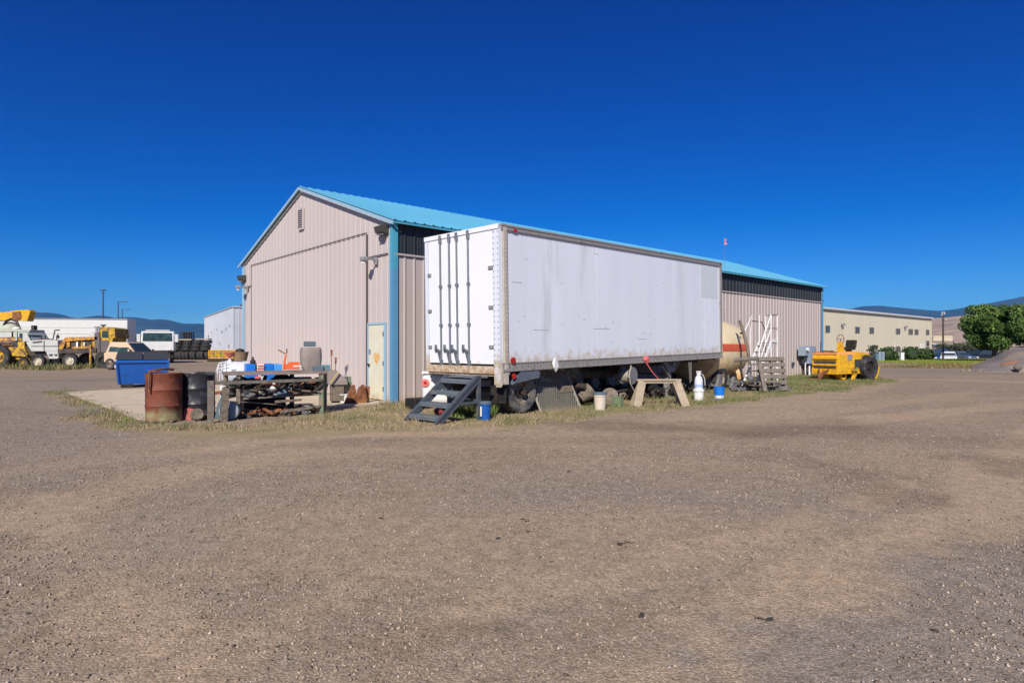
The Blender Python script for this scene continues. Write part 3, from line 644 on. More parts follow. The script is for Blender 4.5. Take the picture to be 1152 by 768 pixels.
def ddoor(y0,y1,rods,lab=None):
    b=MB(); b.box((-.035,(y0+y1)/2,(B0+T0)/2+.03),(.045,y1-y0-.012,T0-B0-.25)); d=part('door',b,m_whitedoor,tr,bevel=.006)
    for ry in rods:
        b=MB(); b.cyl((-.085,ry,B0+.02),(-.085,ry,T0-.06),.022,n=10); rd=part('lock_rod',b,m_rod,d,True)
        for z,w_,h_ in ((T0-.12,.075,.19),(B0+.12,.085,.22),(2.0,.085,.06),(2.9,.085,.06)):
            b=MB(); b.box((-.075,ry,z),(.05,w_,h_)); part('rod_bracket',b,m_rod,rd)
    for ry in rods:
        b=MB(); b.bar((-.11,ry,B0+.42),(-.11,ry+.2,B0+.50),.02,.05); b.box((-.075,ry+.2,B0+.50),(.05,.05,.16))
        b.bar((-.11,ry-.02,B0+.12),(-.12,ry+.07,B0+.42),.03,.03)
        part('handle',b,m_rod,d)
    hy=y0+.05 if y0<1 else y1-.05
    for z in (1.5,2.35,3.2):
        b=MB(); b.box((-.07,hy,z),(.03,.12,.07)); part('hinge',b,m_rail,d)
    return d
ddoor(.2,1.435,(.95,1.34)); ddoor(1.455,TW-.13,(1.60,1.92))
b=MB(); b.box((-.065,1.445,(B0+T0)/2),(.02,.05,T0-B0-.3)); part('door_seal',b,m_whitedoor,tr)
for x,z in ((.3,1.2),(.32,.86)):
    b=MB(); b.cyl((x,-.03,z),(x,-.06,z),.07 if z>1 else .06,n=14); part('marker_light',b,m_lensred,tr,True)
b=MB(); b.box((.42,-.034,T0-.1),(.1,.02,.06)); part('marker_light',b,m_lensred,tr)
b=MB()
for i in range(24): b.box((.3+i*.42,TW/2,B0-.0),(.06,TW-.14,.10))
part('cross_member',b,m_chassis,tr)
for y_ in (.75,TW-.75):
    b=MB(); b.box((1.8,y_,B0-.14),(3.6,.1,.16)); part('slider_beam',b,m_chassis,tr)
    b=MB(); b.box((TL-2.2,y_,B0-.1),(3.8,.1,.14)); part('frame_beam',b,m_chassis,tr)
b=MB(); b.box((7.4,TW/2,B0-.1),(.1,TW-.2,.12)); b.prism([(6.95,.96),(8.05,.96),(7.6,.62),(7.25,.62)],.22,.3); 
part('gear_bracket',b,m_grey,tr)
def tyre_prof(r,w,rr): return [(rr,-w*.42),(r*.80,-w*.5),(r*.95,-w*.48),(r,-w*.38),(r,w*.38),(r*.95,w*.48),(r*.8,w*.5),(rr,w*.42)]
def wheel(parent,c,r,w,axis,mt,mr,rr=None,side=-1,nm='wheel'):
    """axis 'y' : wheel spins about local y; side = the face that shows"""
    rr=rr or r*.55; M=Matrix.Translation(c)@Matrix.Rotation(R(90),4,'X')
    if axis=='x': M=Matrix.Translation(c)@Matrix.Rotation(R(90),4,'Y')
    b=MB(); b.lathe(tyre_prof(r,w,rr),30,M,cap=False)
    n=22                                               # tread lugs
    for i in range(n):
        t=2*math.pi*i/n; b.box((r*math.cos(t),r*math.sin(t),0),(.022*r/.5,.05*r/.5,w*.86),(0,0,t)) if False else b.add([tuple(M@Vector(q)) for q in [((r+.012)*math.cos(t+k*.06),(r+.012)*math.sin(t+k*.06),z) for k in (-1,1) for z in (-w*.4,w*.4)]],[(0,1,3,2)])
    wh=part(nm,b,mt,parent,True)
    b=MB(); s=side
    b.lathe([(rr+.003,-w*.40),(rr*.92,-w*.36),(rr*.85,-w*.1),(rr*.45,-w*.05),(rr*.4,-w*.22),(rr*.3,-w*.25),(.001,-w*.25)],24,M,cap=False)
    b.lathe([(rr+.003,w*.40),(rr*.92,w*.36),(rr*.85,w*.1),(rr*.45,w*.05),(rr*.4,w*.22),(rr*.3,w*.25),(.001,w*.25)],24,M,cap=False)
    for i in range(8):
        t=2*math.pi*i/8
        for zz in (-1,1):
            p=M@Vector((rr*.62*math.cos(t),rr*.62*math.sin(t),zz*w*.06)); q=M@Vector((rr*.62*math.cos(t),rr*.62*math.sin(t),zz*w*.13)); b.cyl(p,q,rr*.07,n=6)
    part('rim',b,mr,wh,True); return wh
for x in (.82,3.0):
    wheel(tr,(x,.30 if x<1 else .62,.47),.47,.26,'y',m_tyredusty,m_rim); wheel(tr,(x,TW-.30,.47),.47,.26,'y',m_tyredusty,m_rim)
    b=MB(); b.cyl((x,.1,.47),(x,TW-.1,.47),.07); b.box((x,.8,.7),(.2,.12,.4)); b.box((x,TW-.8,.7),(.2,.12,.4)); part('axle',b,m_chassis,tr)
b=MB(); pts=[]
for i in range(9):
    t=R(150-i*12); pts.append((.86+.60*math.cos(t),.40+.60*math.sin(t)))
prof=pts+[(p[0]*1.0,p[1]-.03) for p in reversed(pts)]
b.prism(prof,-.02,.36); b.prism([(.34,.72),(.58,.98),(1.15,.98),(1.17,.78),(.9,.76),(.36,.70)],-.03,-.015); part('mudguard',b,m_mud,tr)
b=MB(); b.box((.18,.3,.52),(.02,.5,.5),(0,R(6),0)); part('mud_flap',b,m_dark,tr)
for y in (.40,TW-.4):
    b=MB(); b.box((7.45,y,.62),(.20,.18,.6)); b.box((7.45,y,.24),(.14,.13,.45)); lg=part('landing_leg',b,m_rail,tr)
    b=MB(); b.box((7.45,y,-.12),(.32,.26,.05)); b.bar((7.45,y,-.12),(7.45,y,.05),.1); part('foot',b,m_rail,lg)
b=MB(); b.cyl((7.45,.4,.55),(7.45,TW-.4,.55),.03); b.bar((7.45,.45,.3),(6.7,.75,.9),.06); b.bar((6.8,.2,.85),(7.45,.3,.45),.05); part('brace',b,m_grey,tr)
b=MB(); b.box((TL-4.4,1.3,.78),(1.6,1.6,.25)); b.cyl((3.8,1.0,.7),(5.4,1.0,.7),.16); b.cyl((3.6,1.9,.72),(4.6,1.9,.72),.14); part('air_tank',b,m_chassis,tr,True)
# things hanging from the trailer's lower rail
def sag(name,loc,m,lab,cat,pts,rot=TA): 
    b=MB(); b.add(pts,[tuple(range(len(pts)))]); 
    o=part(name,b,m,None); o.location=loc; o.rotation_euler=(0,0,rot); o['label']=lab; o['category']=cat
    s=o.modifiers.new('t','SOLIDIFY'); s.thickness=.02; return o
sag('reflector_tag',tl(1.62,-.12,1.06),m_whitep,'pale diamond shaped tag leaning on the trailer rail above the wheel','tag',[(0,0,-.14),(.11,0,-.02),(.09,.02,.12),(-.02,0,.20),(-.10,.01,.08),(-.09,-.02,-.04)])
b=MB(); b.sphere((0,0,0),.12,10,6,(1.2,.5,.7)); b.sphere((.06,0,-.06),.09,10,6,(1.2,.5,.7)); solo('red_rag',b,m_pink,'crumpled bright red cloth bundled on the lower rail of the trailer','rag',loc=tl(5.55,-.07,1.16),rot=TA,smooth=True)
b=MB(); b.tube([(0,0,0),(.2,-.1,-.3),(.55,-.2,-.6)],.012,6); solo('red_strap',b,m_pink,'thin faded strap dangling from the red cloth to the sawhorse','strap',loc=tl(5.5,-.08,1.08),rot=TA)
sag('canvas_strip',tl(8.05,-.04,.75),m_woodgrey,'narrow grey wooden slat hanging under the front half of the trailer','slat',[(-.09,0,.28),(.09,0,.28),(.10,0,-.28),(-.0,0,-.36)])
# whip antenna with a little flag behind the trailer
t=thing('whip_flag','thin whip pole with small red and white flag above the trailer roof','flag',bl(14.5,-.1,EV-.1),0)
D_=t.location.y
b=MB(); b.cyl((0,0,0),(0,0,(HZ-267)/F*D_+CH-EV+.1),.006,n=6); part('whip',b,m_grey,t)
z1=(HZ-268)/F*D_+CH-EV+.1
b=MB(); b.add([(0,0,z1),(.10,.02,z1-.06),(.04,.0,z1-.16),(.12,-.02,z1-.26),(0,0,z1-.28)],[(0,1,2),(0,2,4),(2,3,4)]); part('flag',b,m_pink,t)
t.location.x=(815-576)/F*D_
# ================================================================ things around the trailer
def bucket(name,lab,loc,r,h,m,band=None,bandcol=None,lid=None,tilt=(0,0,0),handle=True,cat='bucket'):
    t=thing(name,lab,cat,loc,tilt)
    b=MB(); b.lathe([(r*.84,0),(r,h),(r*1.07,h),(r*1.07,h*.93),(r*1.0,h*.91),(r*.97,h*.80),(r*1.04,h*.79),(r*1.03,h*.76)][0:3]+[(r*.95,h),(r*.80,.02),(.001,.02)],20,cap=False); b.lathe([(r*1.0,h*.80),(r*1.06,h*.82),(r*1.06,h*.86),(r*1.0,h*.87)],20,cap=False); part('bucket_body',b,m,t,True)
    if band: b=MB(); b.lathe([(r*(.84+.16*band[0])+.004,h*band[0]),(r*(.84+.16*band[1])+.004,h*band[1])],20,cap=False); part('label_band',b,bandcol,t,True)
    if lid: b=MB(); b.lathe([(.001,h+.02),(r*1.0,h+.02),(r*1.09,h+.015),(r*1.09,h-.03)],20,cap=False); part('lid',b,lid,t,True)
    if handle:
        b=MB(); b.tube([(r*1.05*math.cos(a),-r*1.05*math.sin(a)*.6-.0,h*.86-.5*r*math.sin(a)*1.2) for a in [R(k) for k in range(0,181,20)]],.006,5); part('wire_handle',b,m_grey,t)
    return t
# stair
SA=R(46); su=Vector((math.cos(SA),math.sin(SA),0)); sv=Vector((-su.y,su.x,0))
st=thing('steel_steps','slate grey steel steps with four open treads leading up to the trailer doors','steps',GX(490,11.95),SA)
run=1.05; rise=.86; wd=.93
for y in (0,wd):
    b=MB(); b.prism([(-.05,0),(.16,0),(run+.12,rise-.06),(run+.12,rise+.04),(run-.02,rise+.04)],y-.03,y+.03)
    b.prism([(-.05,.02),(-.02,0),(run+.10,rise+.05),(run-.0,rise+.055)],y-.05 if y==0 else y-.0,y+.0 if y==0 else y+.05)
    part('stringer',b,m_bluesteel,st)
for i in range(4):
    k=(i+.55)/3.75; z=rise*k-.02; x=run*k+.03
    b=MB(); b.box((x,wd/2,z),(.30,wd-.06,.045)); b.box((x-.14,wd/2,z-.03),(.02,wd-.06,.05)); part('tread',b,m_tread,st,bevel=.004)
for y in (0.,wd):
    b=MB(); b.box((run+.08,y,rise/2-.02),(.07,.07,rise)); part('post',b,m_bluesteel,st)
b=MB(); b.box((run+.2,wd/2,rise+.01),(.3,wd,.04)); part('landing',b,m_tread,st)
b=MB(); b.box((run+.08,wd/2,.38),(.05,wd,.07)); b.bar((run*.55,0,.36),(run+.08,0,.36),.05); part('brace',b,m_bluesteel,st)
bk0=bucket('bucket','dark blue bucket with slate lid standing beside the foot of the steel steps',GX(546,12.75),.115,.36,pm('deep_blue_plastic',(.01,.09,.36),.4,0,.2,8),None,None,m_slate)
b=MB(); b.box((-.085,-.085,.18),(.04,.012,.2),(0,0,R(-45))); part('label_strip',b,m_whitep,bk0)
# white service box with round red lamps (rear of a small trailer) between wall and trailer
t=thing('utility_box','rounded white fibreglass box with two round red lamps between the shop wall and trailer','box',Vector((-2.18,15.15,0)),R(8))
b=MB(); b.box((.45,.4,.47),(.92,.8,.72)); part('shell',b,m_whitep,t,bevel=.09)
b=MB(); b.box((.45,.4,.86),(.96,.84,.05)); part('lid',b,m_whitep,t,bevel=.02)
for x in (.06,.47):
    b=MB(); b.cyl((x,0,.62),(x,-.03,.62),.095,n=18); l=part('tail_lamp',b,m_pink,t,True); b=MB(); b.cyl((x,-.03,.62),(x,-.037,.62),.04,n=14); part('lens',b,m_lensred,l)
for x in (.1,.8): wheel(t,(x,.3,.16),.16,.12,'y',m_tyre,m_rim)
b=MB(); b.box((0,0,.13),(.45,.45,.26)); solo('black_tub',b,m_dark,'low square black tub by the shop wall left of the steel steps','tub',loc=GX(470,15.0),rot=BA,bevel=.02)
b=MB(); b.sphere((0,0,.09),.16,10,6,(1.4,1,.7)); solo('red_sack',b,pm('maroon_cloth',(.22,.04,.03),.9),'maroon lumpy sack lying on the ground behind the steps','sack',loc=GX(499,13.6),smooth=True)
# perforated panel leaning against the trailer
t=thing('perforated_panel','tall grey perforated steel panel leaning on the trailer behind the front wheel','metal panel',Vector(tl(1.32,.05,0)),TA)
b=MB(); W_=1.42; H_=1.04; nx,nz=17,16; th=R(28)
def pp(x,z,o=0): return (x,z*math.sin(th)-o*math.cos(th),z*math.cos(th)+o*math.sin(th))
# web of bars with staggered open slots
b2=MB()
for j in range(nz+1):
    z=j*H_/nz; b2.bar(pp(-.03*0+ .0*z,z),pp(W_,z),.022,.006)
    if j<nz:
        for i in range(nx+1):
            x=min(W_,i*W_/nx+(.5*W_/nx if j%2 else 0)); b2.bar(pp(x,z),pp(x,z+H_/nz),.024,.005)
part('grille',b2,m_perf,t)
b=MB(); b.bar(pp(-.02,0),pp(-.02,H_+.02),.035); b.bar(pp(W_+.02,0),pp(W_+.02,H_+.02),.035); b.bar(pp(-.02,H_+.02),pp(W_+.02,H_+.02),.035); part('frame',b,m_perf,t)
b=MB(); b.add([pp(W_*.62,H_*.42,.02),pp(W_*1.0,H_*.42,.02),pp(W_*1.0,H_*.97,.02),pp(W_*.45,H_*.97,.02)],[(0,1,2,3)]); part('backing_plate',b,m_wood,t)
# items in front and under
bucket('bucket','cream dirty bucket with a bluish lid right of the perforated panel',GX(675,14.75),.15,.40,m_creamb,None,None,m_slate,handle=False)
b=MB(); b.lathe([(.02,-.01),(.22,-.01),(.22,.02),(.10,.05),(.02,.05)],24,Matrix.Rotation(R(75),4,'X')@Matrix.Rotation(0,4,'Z')); solo('metal_disc',b,m_wood,'grey round metal disc propped up just right of the cream bucket','disc',loc=GX(686,15.75)+Vector((0,0,.24)),rot=R(-20),smooth=True)
b=MB(); b.box((0,0,.11),(.17,.25,.22)); b.box((0,0,.23),(.19,.27,.025)); solo('green_box',b,m_green,'small dull green box between the metal disc and the hose reel','box',loc=GX(695,15.6),rot=TA,bevel=.01)
b=MB(); b.lathe([(.10,0),(.20,.36),(.215,.36),(.115,0)],20,Matrix.Rotation(R(55),4,'Y')); solo('brown_chute',b,m_wood,'brown funnel shaped tube lying under the trailer behind the cream bucket','tube',loc=GX(664,15.6)+Vector((-.25,0,.20)),rot=R(10),smooth=True)
b=MB(); b.lathe([(.33,-.09),(.34,-.13),(.43,-.13),(.47,-.06),(.47,.06),(.43,.13),(.34,.13),(.33,.09)],26,Matrix.Rotation(R(80),4,'X'),cap=False); solo('spare_tyre',b,m_tyre,'worn black spare tyre under the trailer behind the brown tube','tyre',loc=tl(4.7,1.0,.46),rot=TA,smooth=True)
t=thing('hose_reel','grey hose reel hanging under the trailer rail with a trailing hose','hose reel',tl(5.0,.02,.72),TA)
b=MB(); b.cyl((0,0,0),(0,.3,0),.14,n=20); part('drum',b,m_grey,t,True)
for y in (-.01,.3):
    b=MB(); b.cyl((0,y,0),(0,y+.015,0),.235,n=24); part('flange',b,m_grey,t)
b=MB()
for i in range(7): b.lathe([(.16+.006*(i%2),.04+i*.035),(.178,.055+i*.035),(.16,.072+i*.035)],22,Matrix.Rotation(R(-90),4,'X'),cap=False)
part('hose',b,m_perf,t,True)
b=MB(); b.tube([(-.18,-.03,.02),(-.22,-.07,-.2),(-.08,-.1,-.4),(.06,-.14,-.62),(.05,-.2,-.70)],.012,6); part('hose_end',b,m_perf,t,True)
b=MB(); b.bar((-.12,-.03,.22),(-.26,-.05,-.05),.03); b.bar((-.12,-.03,.22),(-.1,0,.33),.03); part('bracket',b,m_perf,t)
# sawhorse
t=thing('sawhorse','weathered tan lumber sawhorse standing in front of the trailer landing leg','sawhorse',GX(741,15.75),R(3))
b=MB(); b.box((0,0,.66),(1.14,.12,.045)); b.box((0,0,.62),(1.0,.04,.09)); part('top_beam',b,m_woodtan,t)
for sx in (-1,1):
    for sy in (-1,1):
        b=MB(); b.bar((sx*.44,sy*.05,.63),(sx*.62,sy*.27,0),.20 if sy<0 else .14,.035,(0,1,0)); part('leg',b,m_woodtan,t)
b=MB(); b.box((0.42,-.02,.56),(.06,.22,.2)); part('gusset',b,m_woodtan,t)
bk=bucket('bucket','white bucket under the plastic bottle, right of the sawhorse',GX(786,17.3),.145,.30,m_whitep,None,None,m_whitep,handle=False)
t=thing('sprayer_bottle','translucent bluish white bottle sprayer standing on top of a white bucket','sprayer',GX(786,17.3)+Vector((0,0,.32)),0)
b=MB(); b.lathe([(.11,0),(.115,.04),(.115,.24),(.09,.33),(.05,.38),(.045,.40)],20); part('tank',b,pm('milky_plastic',(.60,.63,.72),.35,0,.08,5),t,True)
b=MB(); b.lathe([(.118,.06),(.118,.13)],20,cap=False); part('label_band',b,pm('pale_blue_label',(.33,.44,.64),.5),t,True)
b=MB(); b.cyl((0,0,.40),(0,0,.46),.06); b.bar((-.07,0,.49),(.07,0,.49),.025); b.tube([(.05,0,.43),(.12,0,.40),(.17,0,.28),(.18,0,.1)],.008,5); part('pump_cap',b,m_whitep,t)
bucket('bucket','bright blue bucket with a white lower band right of the sprayer',GX(809,17.85),.155,.35,m_blue,(.05,.3),m_whitep,None)
rs=random.Random(12)
def scrapmesh(seed,s):
    q=random.Random(seed); b=MB()
    for i in range(4):
        p=Vector((q.uniform(-s,s),q.uniform(-s,s)*.7,q.uniform(.02,s*.6))); d=Vector((q.uniform(-1,1),q.uniform(-1,1),q.uniform(-.3,.5)))*s*.8
        k=q.random()
        if k<.4: b.bar(p-d,p+d,q.uniform(.03,.07),q.uniform(.015,.05))
        elif k<.7: b.cyl(p-d*.5,p+d*.5,q.uniform(.03,.07),n=9)
        else: b.box(p,(s*.9,s*.6,s*.15),(q.uniform(-.5,.5),q.uniform(-.5,.5),q.uniform(0,3)))
    lo=min(v[2] for v in b.v); b.v=[(x,y,z-lo) for x,y,z in b.v]; return b
SM=[m_dark,m_rust,m_chassis,m_grey,m_wood,m_rust]
scr=[]
for i in range(6):
    scr.append(scrapmesh(40+i,.22).mesh('scrap_piece')); scr[-1].materials.append(SM[i])
def scrap(loc,rot,sc,lab,group,i): 
    o=bpy.data.objects.new('scrap_piece',scr[i]); COL.objects.link(o); o.location=loc; o.rotation_euler=rot; o.scale=(sc,)*3
    o['label']=lab; o['category']='scrap metal'; o['group']=group; return o
for i in range(78):
    x=rs.uniform(3.4,9.8); y=rs.uniform(.35,1.3); scrap(tl(x,y,rs.uniform(0,.05)),(0,0,rs.uniform(0,6)),rs.uniform(.9,1.7),'piece of the jumbled scrap in the shade under the trailer nose','scrap under the trailer nose',rs.choice([0,2,2,4,0,2]))

# ---------------------------------------------------------------- tank trailer beyond the box trailer
TK=thing('tank_trailer','rusty cream tank with a red stripe around it just past the trailer nose','tank',Vector((7.15,22.65,0)),TA)
b=MB(); M=Matrix.Translation((0,0,1.36))@Matrix.Rotation(R(90),4,'Y'); Rk=1.10
b.lathe([(.001,-1.42),(Rk*.6,-1.38),(Rk*.9,-1.28),(Rk,-1.1),(Rk,.98),(Rk*.97,1.12),(Rk*.86,1.26),(Rk*.6,1.36),(Rk*.3,1.41),(.001,1.42)],48,M,cap=False); tkb=part('tank_shell',b,m_tankcream,TK,True)
b=MB()
# stripe band: a shallow shell over the curved side, following shell and head
vs=[];fs=[];prof=[(Rk,-1.1),(Rk,.98),(Rk*.97,1.12),(Rk*.86,1.26),(Rk*.6,1.36),(Rk*.3,1.41)]
for (r,x) in prof:
    for z in [-.02+.26*k/8 for k in range(9)]:
        rr=r+.007; y=-math.sqrt(max(rr*rr-z*z,0)); vs.append((x+(.004 if x>.8 else 0),y,1.36+z))
for i in range(len(prof)-1): fs+=[(9*i+k,9*i+9+k,9*i+10+k,9*i+k+1) for k in range(8)]
b.add(vs,fs); part('stripe',b,m_stripe,tkb)
b=MB(); 
TKi=(Matrix.Translation(TK.location)@Matrix.Rotation(TA,4,'Z')).inverted(); b.tube([TKi@W(832,361,21.75),TKi@W(836,372,21.5),TKi@W(841,392,21.3),TKi@W(844,411,21.2)],.055,8); part('standpipe',b,m_wood,TK,True)
b=MB(); b.tube([TKi@W(826,405,21.3),TKi@W(838,404,21.2),TKi@W(852,403,21.3)],.07,8); part('outlet_pipe',b,m_woodgrey,TK,True)
b=MB(); b.cyl((.35,-1.08,1.98),(.35,-1.14,2.0),.04); part('port',b,m_dark,TK)
for x in (-1.0,.15):
    b=MB(); b.box((x,0,.32),(.14,1.7,.36)); b.prism([(x-.35,.0),(x-.28,.0),(x+.1,.55),(x-.05,.55)],-1.0,-.9); b.box((x,-.95,.2),(.1,.1,.42)); part('saddle',b,m_grey,TK)
wheel(TK,(-.7,-.8,.42),.42,.22,'y',m_tyre,m_rim); wheel(TK,(-.7,.8,.42),.42,.22,'y',m_tyre,m_rim)
b=MB(); b.lathe([(.2,-.1),(.34,-.12),(.42,-.08),(.42,.08),(.34,.12),(.2,.1)],22,Matrix.Translation((.95,-.8,.42))@Matrix.Rotation(R(75),4,'X')@Matrix.Rotation(R(20),4,'Y')); part('valve_drum',b,m_tankcream,TK,True)
# gray junk: pump parts at the foot of the tank
q_=GX(838,21.0)
for i in range(10):
    scrap(GX(829+i*2.3,20.9+rs.uniform(-.3,.4))+Vector((0,0,rs.uniform(0,.5) if i%2 else 0)),(rs.uniform(-.3,.3),0,rs.uniform(0,6)),rs.uniform(.8,1.25),'grey pump part in the heap at the foot of the white rolling ladder','pump parts by the tank',rs.choice([3,3,3,2]))
# rolling platform ladder
LD=thing('platform_ladder','white steel rolling ladder with handrails and a small platform against the shop wall','ladder',Vector((0,0,0)),0)
def LW(px,py,D): return W(px,py,D)
fb=LW(848,438,21.1); tp=LW(867.5,385,21.9)     # near stringer foot and top
dw=Vector((-.28,.34,0))                          # across the steps
b=MB()
for off in (Vector((0,0,0)),dw): b.bar(fb+off,tp+off,.05,.10)
part('stringer',b,m_whitesteel,LD)
for i in range(7):
    p=fb.lerp(tp,(i+.8)/7.3); b=MB(); b.bar(p,p+dw,.18,.03); part('step',b,m_grey,LD)
px_=Vector((.36,.33,0))
b=MB(); c0=tp; c=[c0,c0+px_,c0+px_+dw,c0+dw]; b.add(c+[q-Vector((0,0,.04)) for q in c],[(0,1,2,3),(7,6,5,4),(0,4,5,1),(1,5,6,2),(2,6,7,3),(3,7,4,0)]); part('platform',b,m_grey,LD)
up=Vector((0,0,1))
for base_ in (c[0],c[1],c[2],c[3]):
    b=MB(); b.cyl(base_-up*(base_.z-.02),base_+up*.98,.022,n=8); part('post',b,m_whitesteel,LD,True)
b=MB(); 
b.box(((c[0]+c[1])/2+up*.06),((c[1]-c[0]).length,.02,.12),(0,0,math.atan2(px_.y,px_.x))); part('toe_board',b,m_whitesteel,LD)
b=MB()
for z in (.5,.98):
    b.bar(c[0]+up*z,c[1]+up*z,.03); b.bar(c[1]+up*z,c[2]+up*z,.03)
part('guard_rail',b,m_grey,LD)
for off in (Vector((0,0,0)),):
    b=MB(); e=fb.lerp(tp,.3)+off; b.tube([tp+off+up*.98,tp.lerp(e,.97)+off*0+ (off if False else Vector((0,0,0)))+up*.85 if False else e+up*.85,e+up*.05],.022,7); part('handrail',b,m_whitesteel,LD,True)
    b=MB(); b.tube([tp+off+up*.5,e+up*.42],.018,7); part('mid_rail',b,m_whitesteel,LD,True)
b=MB(); b.bar(c[1]-up*.9,c[0]-up*1.55,.03); b.bar(c[1]-up*1.5,c[2]-up*1.5,.03); part('brace',b,m_whitesteel,LD)
# second ladder's rail seen behind the tank
t=thing('white_guard','white steel handrail frame sticking up behind the cream tank','handrail',Vector((0,0,0)),0)
b=MB(); D2=22.6; b.tube([LW(838,372,D2),LW(846,354.5,D2),LW(844.5,372,D2),LW(844.5,432,D2+.2)],.03,7); part('frame',b,m_whitesteel,t,True)
b=MB(); b.tube([LW(846,361,D2),LW(857,362,D2+.1),LW(862,374,D2+.1)],.018,6); part('cable',b,m_dark,t,True)
# pallets
def pallet(loc,rot,lab,m=m_woodgrey):
    t=thing('pallet',lab,'pallet',loc,rot)
    for i in range(6): b=MB(); b.box((-.5+i*.2,0,.13),(.13,1.0,.02)); part('deck_board',b,m,t)
    for y in (-.45,0,.45): b=MB(); b.box((0,y,.07),(1.12,.05,.10)); part('runner',b,m,t)
    for i in (0,3,5): b=MB(); b.box((-.5+i*.2,0,.01),(.13,1.0,.02)); part('bottom_board',b,m,t)
    return t
pallet(GX(866,21.2),(0,0,R(35)),'grey wooden pallet lying flat at the bottom of the stack by the ladder')
for k in (1,2,3): pass
pallet(GX(862,21.0)+Vector((0,.05,.16)),(0,R(4),R(50)),'grey wooden pallet second up in the stack by the ladder')
pallet(GX(867,20.9)+Vector((0,0,.58)),tuple((Matrix.Rotation(R(14),3,'Z')@Matrix.Rotation(R(80),3,'X')@Matrix.Rotation(R(90),3,'Z')).to_euler()),'grey pallet leaning on its edge against the white ladder legs')
b=MB(); b.bar(W(854,407,20.7),W(861,440,20.5),.13,.06,(0,1,0)); solo('fence_post',b,m_woodgrey,'weathered plank leaning in front of the pallet stack beside the ladder','plank')
b=MB(); b.bar(W(852,404.5,20.9),W(872,405,21.2),.12,.12,(0,0,1)); solo('timber_beam',b,m_woodgrey,'short grey timber lying across the top of the pallet stack','timber')
# ---------------------------------------------------------------- yellow towed roller
RO=thing('towed_roller','bright yellow ride-on pneumatic roller with black seat and steering wheel','roller',GX(943,27.4),R(30))
# local x away to the right-back, y left-back; the front face looks toward -x
b=MB(); b.prism([(0,.28),(1.85,.28),(1.85,1.02),(1.45,1.16),(.12,1.16),(0,1.05)],0,1.26); body=part('body',b,m_yellow,RO,bevel=.02)
b=MB(); 
for z,h in ((.80,.14),(.58,.09)): b.box((-.012,.63,z),(.03,1.04,h))
part('grille_slot',b,m_seam,body)
b=MB(); b.box((-.03,.63,.69),(.06,1.16,.09)); b.box((-.03,.63,.98),(.06,1.2,.08)); b.box((-.02,.63,.38),(.05,1.24,.22)); part('bumper',b,m_yellow,body,bevel=.01)
b=MB(); b.box((.8,.71,1.185),(1.5,1.2,.05)); b.box((.55,.71,1.22),(.7,1.0,.03)); part('hood',b,pm('sunbleached_orange',(.80,.36,.16),.5,0,.15,6),body,bevel=.01)
b=MB(); b.box((1.45,-.012,.72),(.45,.03,.42)); part('side_opening',b,m_seam,body)
b=MB(); b.box((.85,-.012,1.02),(.35,.02,.26)); part('decal_plate',b,m_lampgrey,body)
b=MB(); b.box((1.15,-.05,.48),(.42,.10,.16)); part('step',b,m_yellow2,body)
b=MB(); b.prism([(1.5,1.02),(2.5,.95),(2.5,1.2),(1.5,1.28)],.05,1.35); part('rear_deck',b,m_yellow,RO,bevel=.01)
b=MB(); b.prism([(1.15,1.2),(1.42,1.2),(1.34,1.72),(1.24,1.72)],.6,.82); part('steering_column',b,m_yellow,RO)
b=MB(); b.tube([(1.30+.06*math.cos(a)+.0,.71+.21*math.cos(a),1.86+.20*math.sin(a)) for a in [2*math.pi*i/20 for i in range(21)]],.016,6); b.bar((1.3,.71,1.7),(1.3,.71,1.86),.03); b.bar((1.24,.5,1.86),(1.36,.92,1.86),.02); part('steering_wheel',b,m_rust,RO,True)
b=MB(); b.box((1.95,.72,1.42),(.42,.46,.12)); b.box((2.15,.72,1.64),(.12,.5,.36),(0,R(12),0)); part('seat',b,m_dark,RO,bevel=.04)
b=MB(); b.box((1.95,.72,1.3),(.2,.2,.14)); part('seat_mount',b,m_chassis,RO)
b=MB(); b.box((.95,1.1,1.27),(.3,.4,.1)); b.cyl((.55,1.2,1.2),(.55,1.2,1.75),.016,n=6); part('exhaust',b,m_dark,RO)
for y in (-.08,.45,.95,1.36): wheel(RO,(2.15,y,.56),.56,.32,'y',m_tyre,m_dark)
for y in (.35,.95): wheel(RO,(.75,y,.26),.26,.3,'y',m_yellow,m_yellow2,nm='front_roller')
def blade(x,r,zc,nm):
    b=MB(); pts=[]
    for i in range(10):
        a=R(205+i*9); pts.append((x+r*math.cos(a)*1.0,zc+r*math.sin(a)))
    return b
b=MB()
b.prism([(2.62,.05),(2.80,.30),(2.86,.55),(2.80,.60),(2.70,.32),(2.48,.05)],-.2,.12); part('scraper',b,m_yellow,RO)
b=MB(); b.prism([(1.02,.0),(1.14,.0),(1.32,.28),(1.22,.28)],-.06,.08); part('scraper',b,m_yellow,RO)
b=MB(); b.bar((-.05,.6,.40),(-.45,.6,.12),.14,.10); b.bar((-.1,.85,.5),(-.35,.62,.14),.06); b.bar((-.1,.4,.5),(-.4,.58,.14),.06); b.cyl((-.45,.6,.02),(-.45,.6,.25),.05); b.bar((-.42,.62,.06),(-.6,1.0,.05),.06); part('drawbar',b,m_rust,RO)
b=MB(); b.box((.2,.71,1.26),(.04,1.1,.03)); b.box((.1,.2,1.2),(.08,.12,.1)); b.box((.1,1.2,1.2),(.08,.12,.1)); part('hood_hinge',b,m_orange,RO)
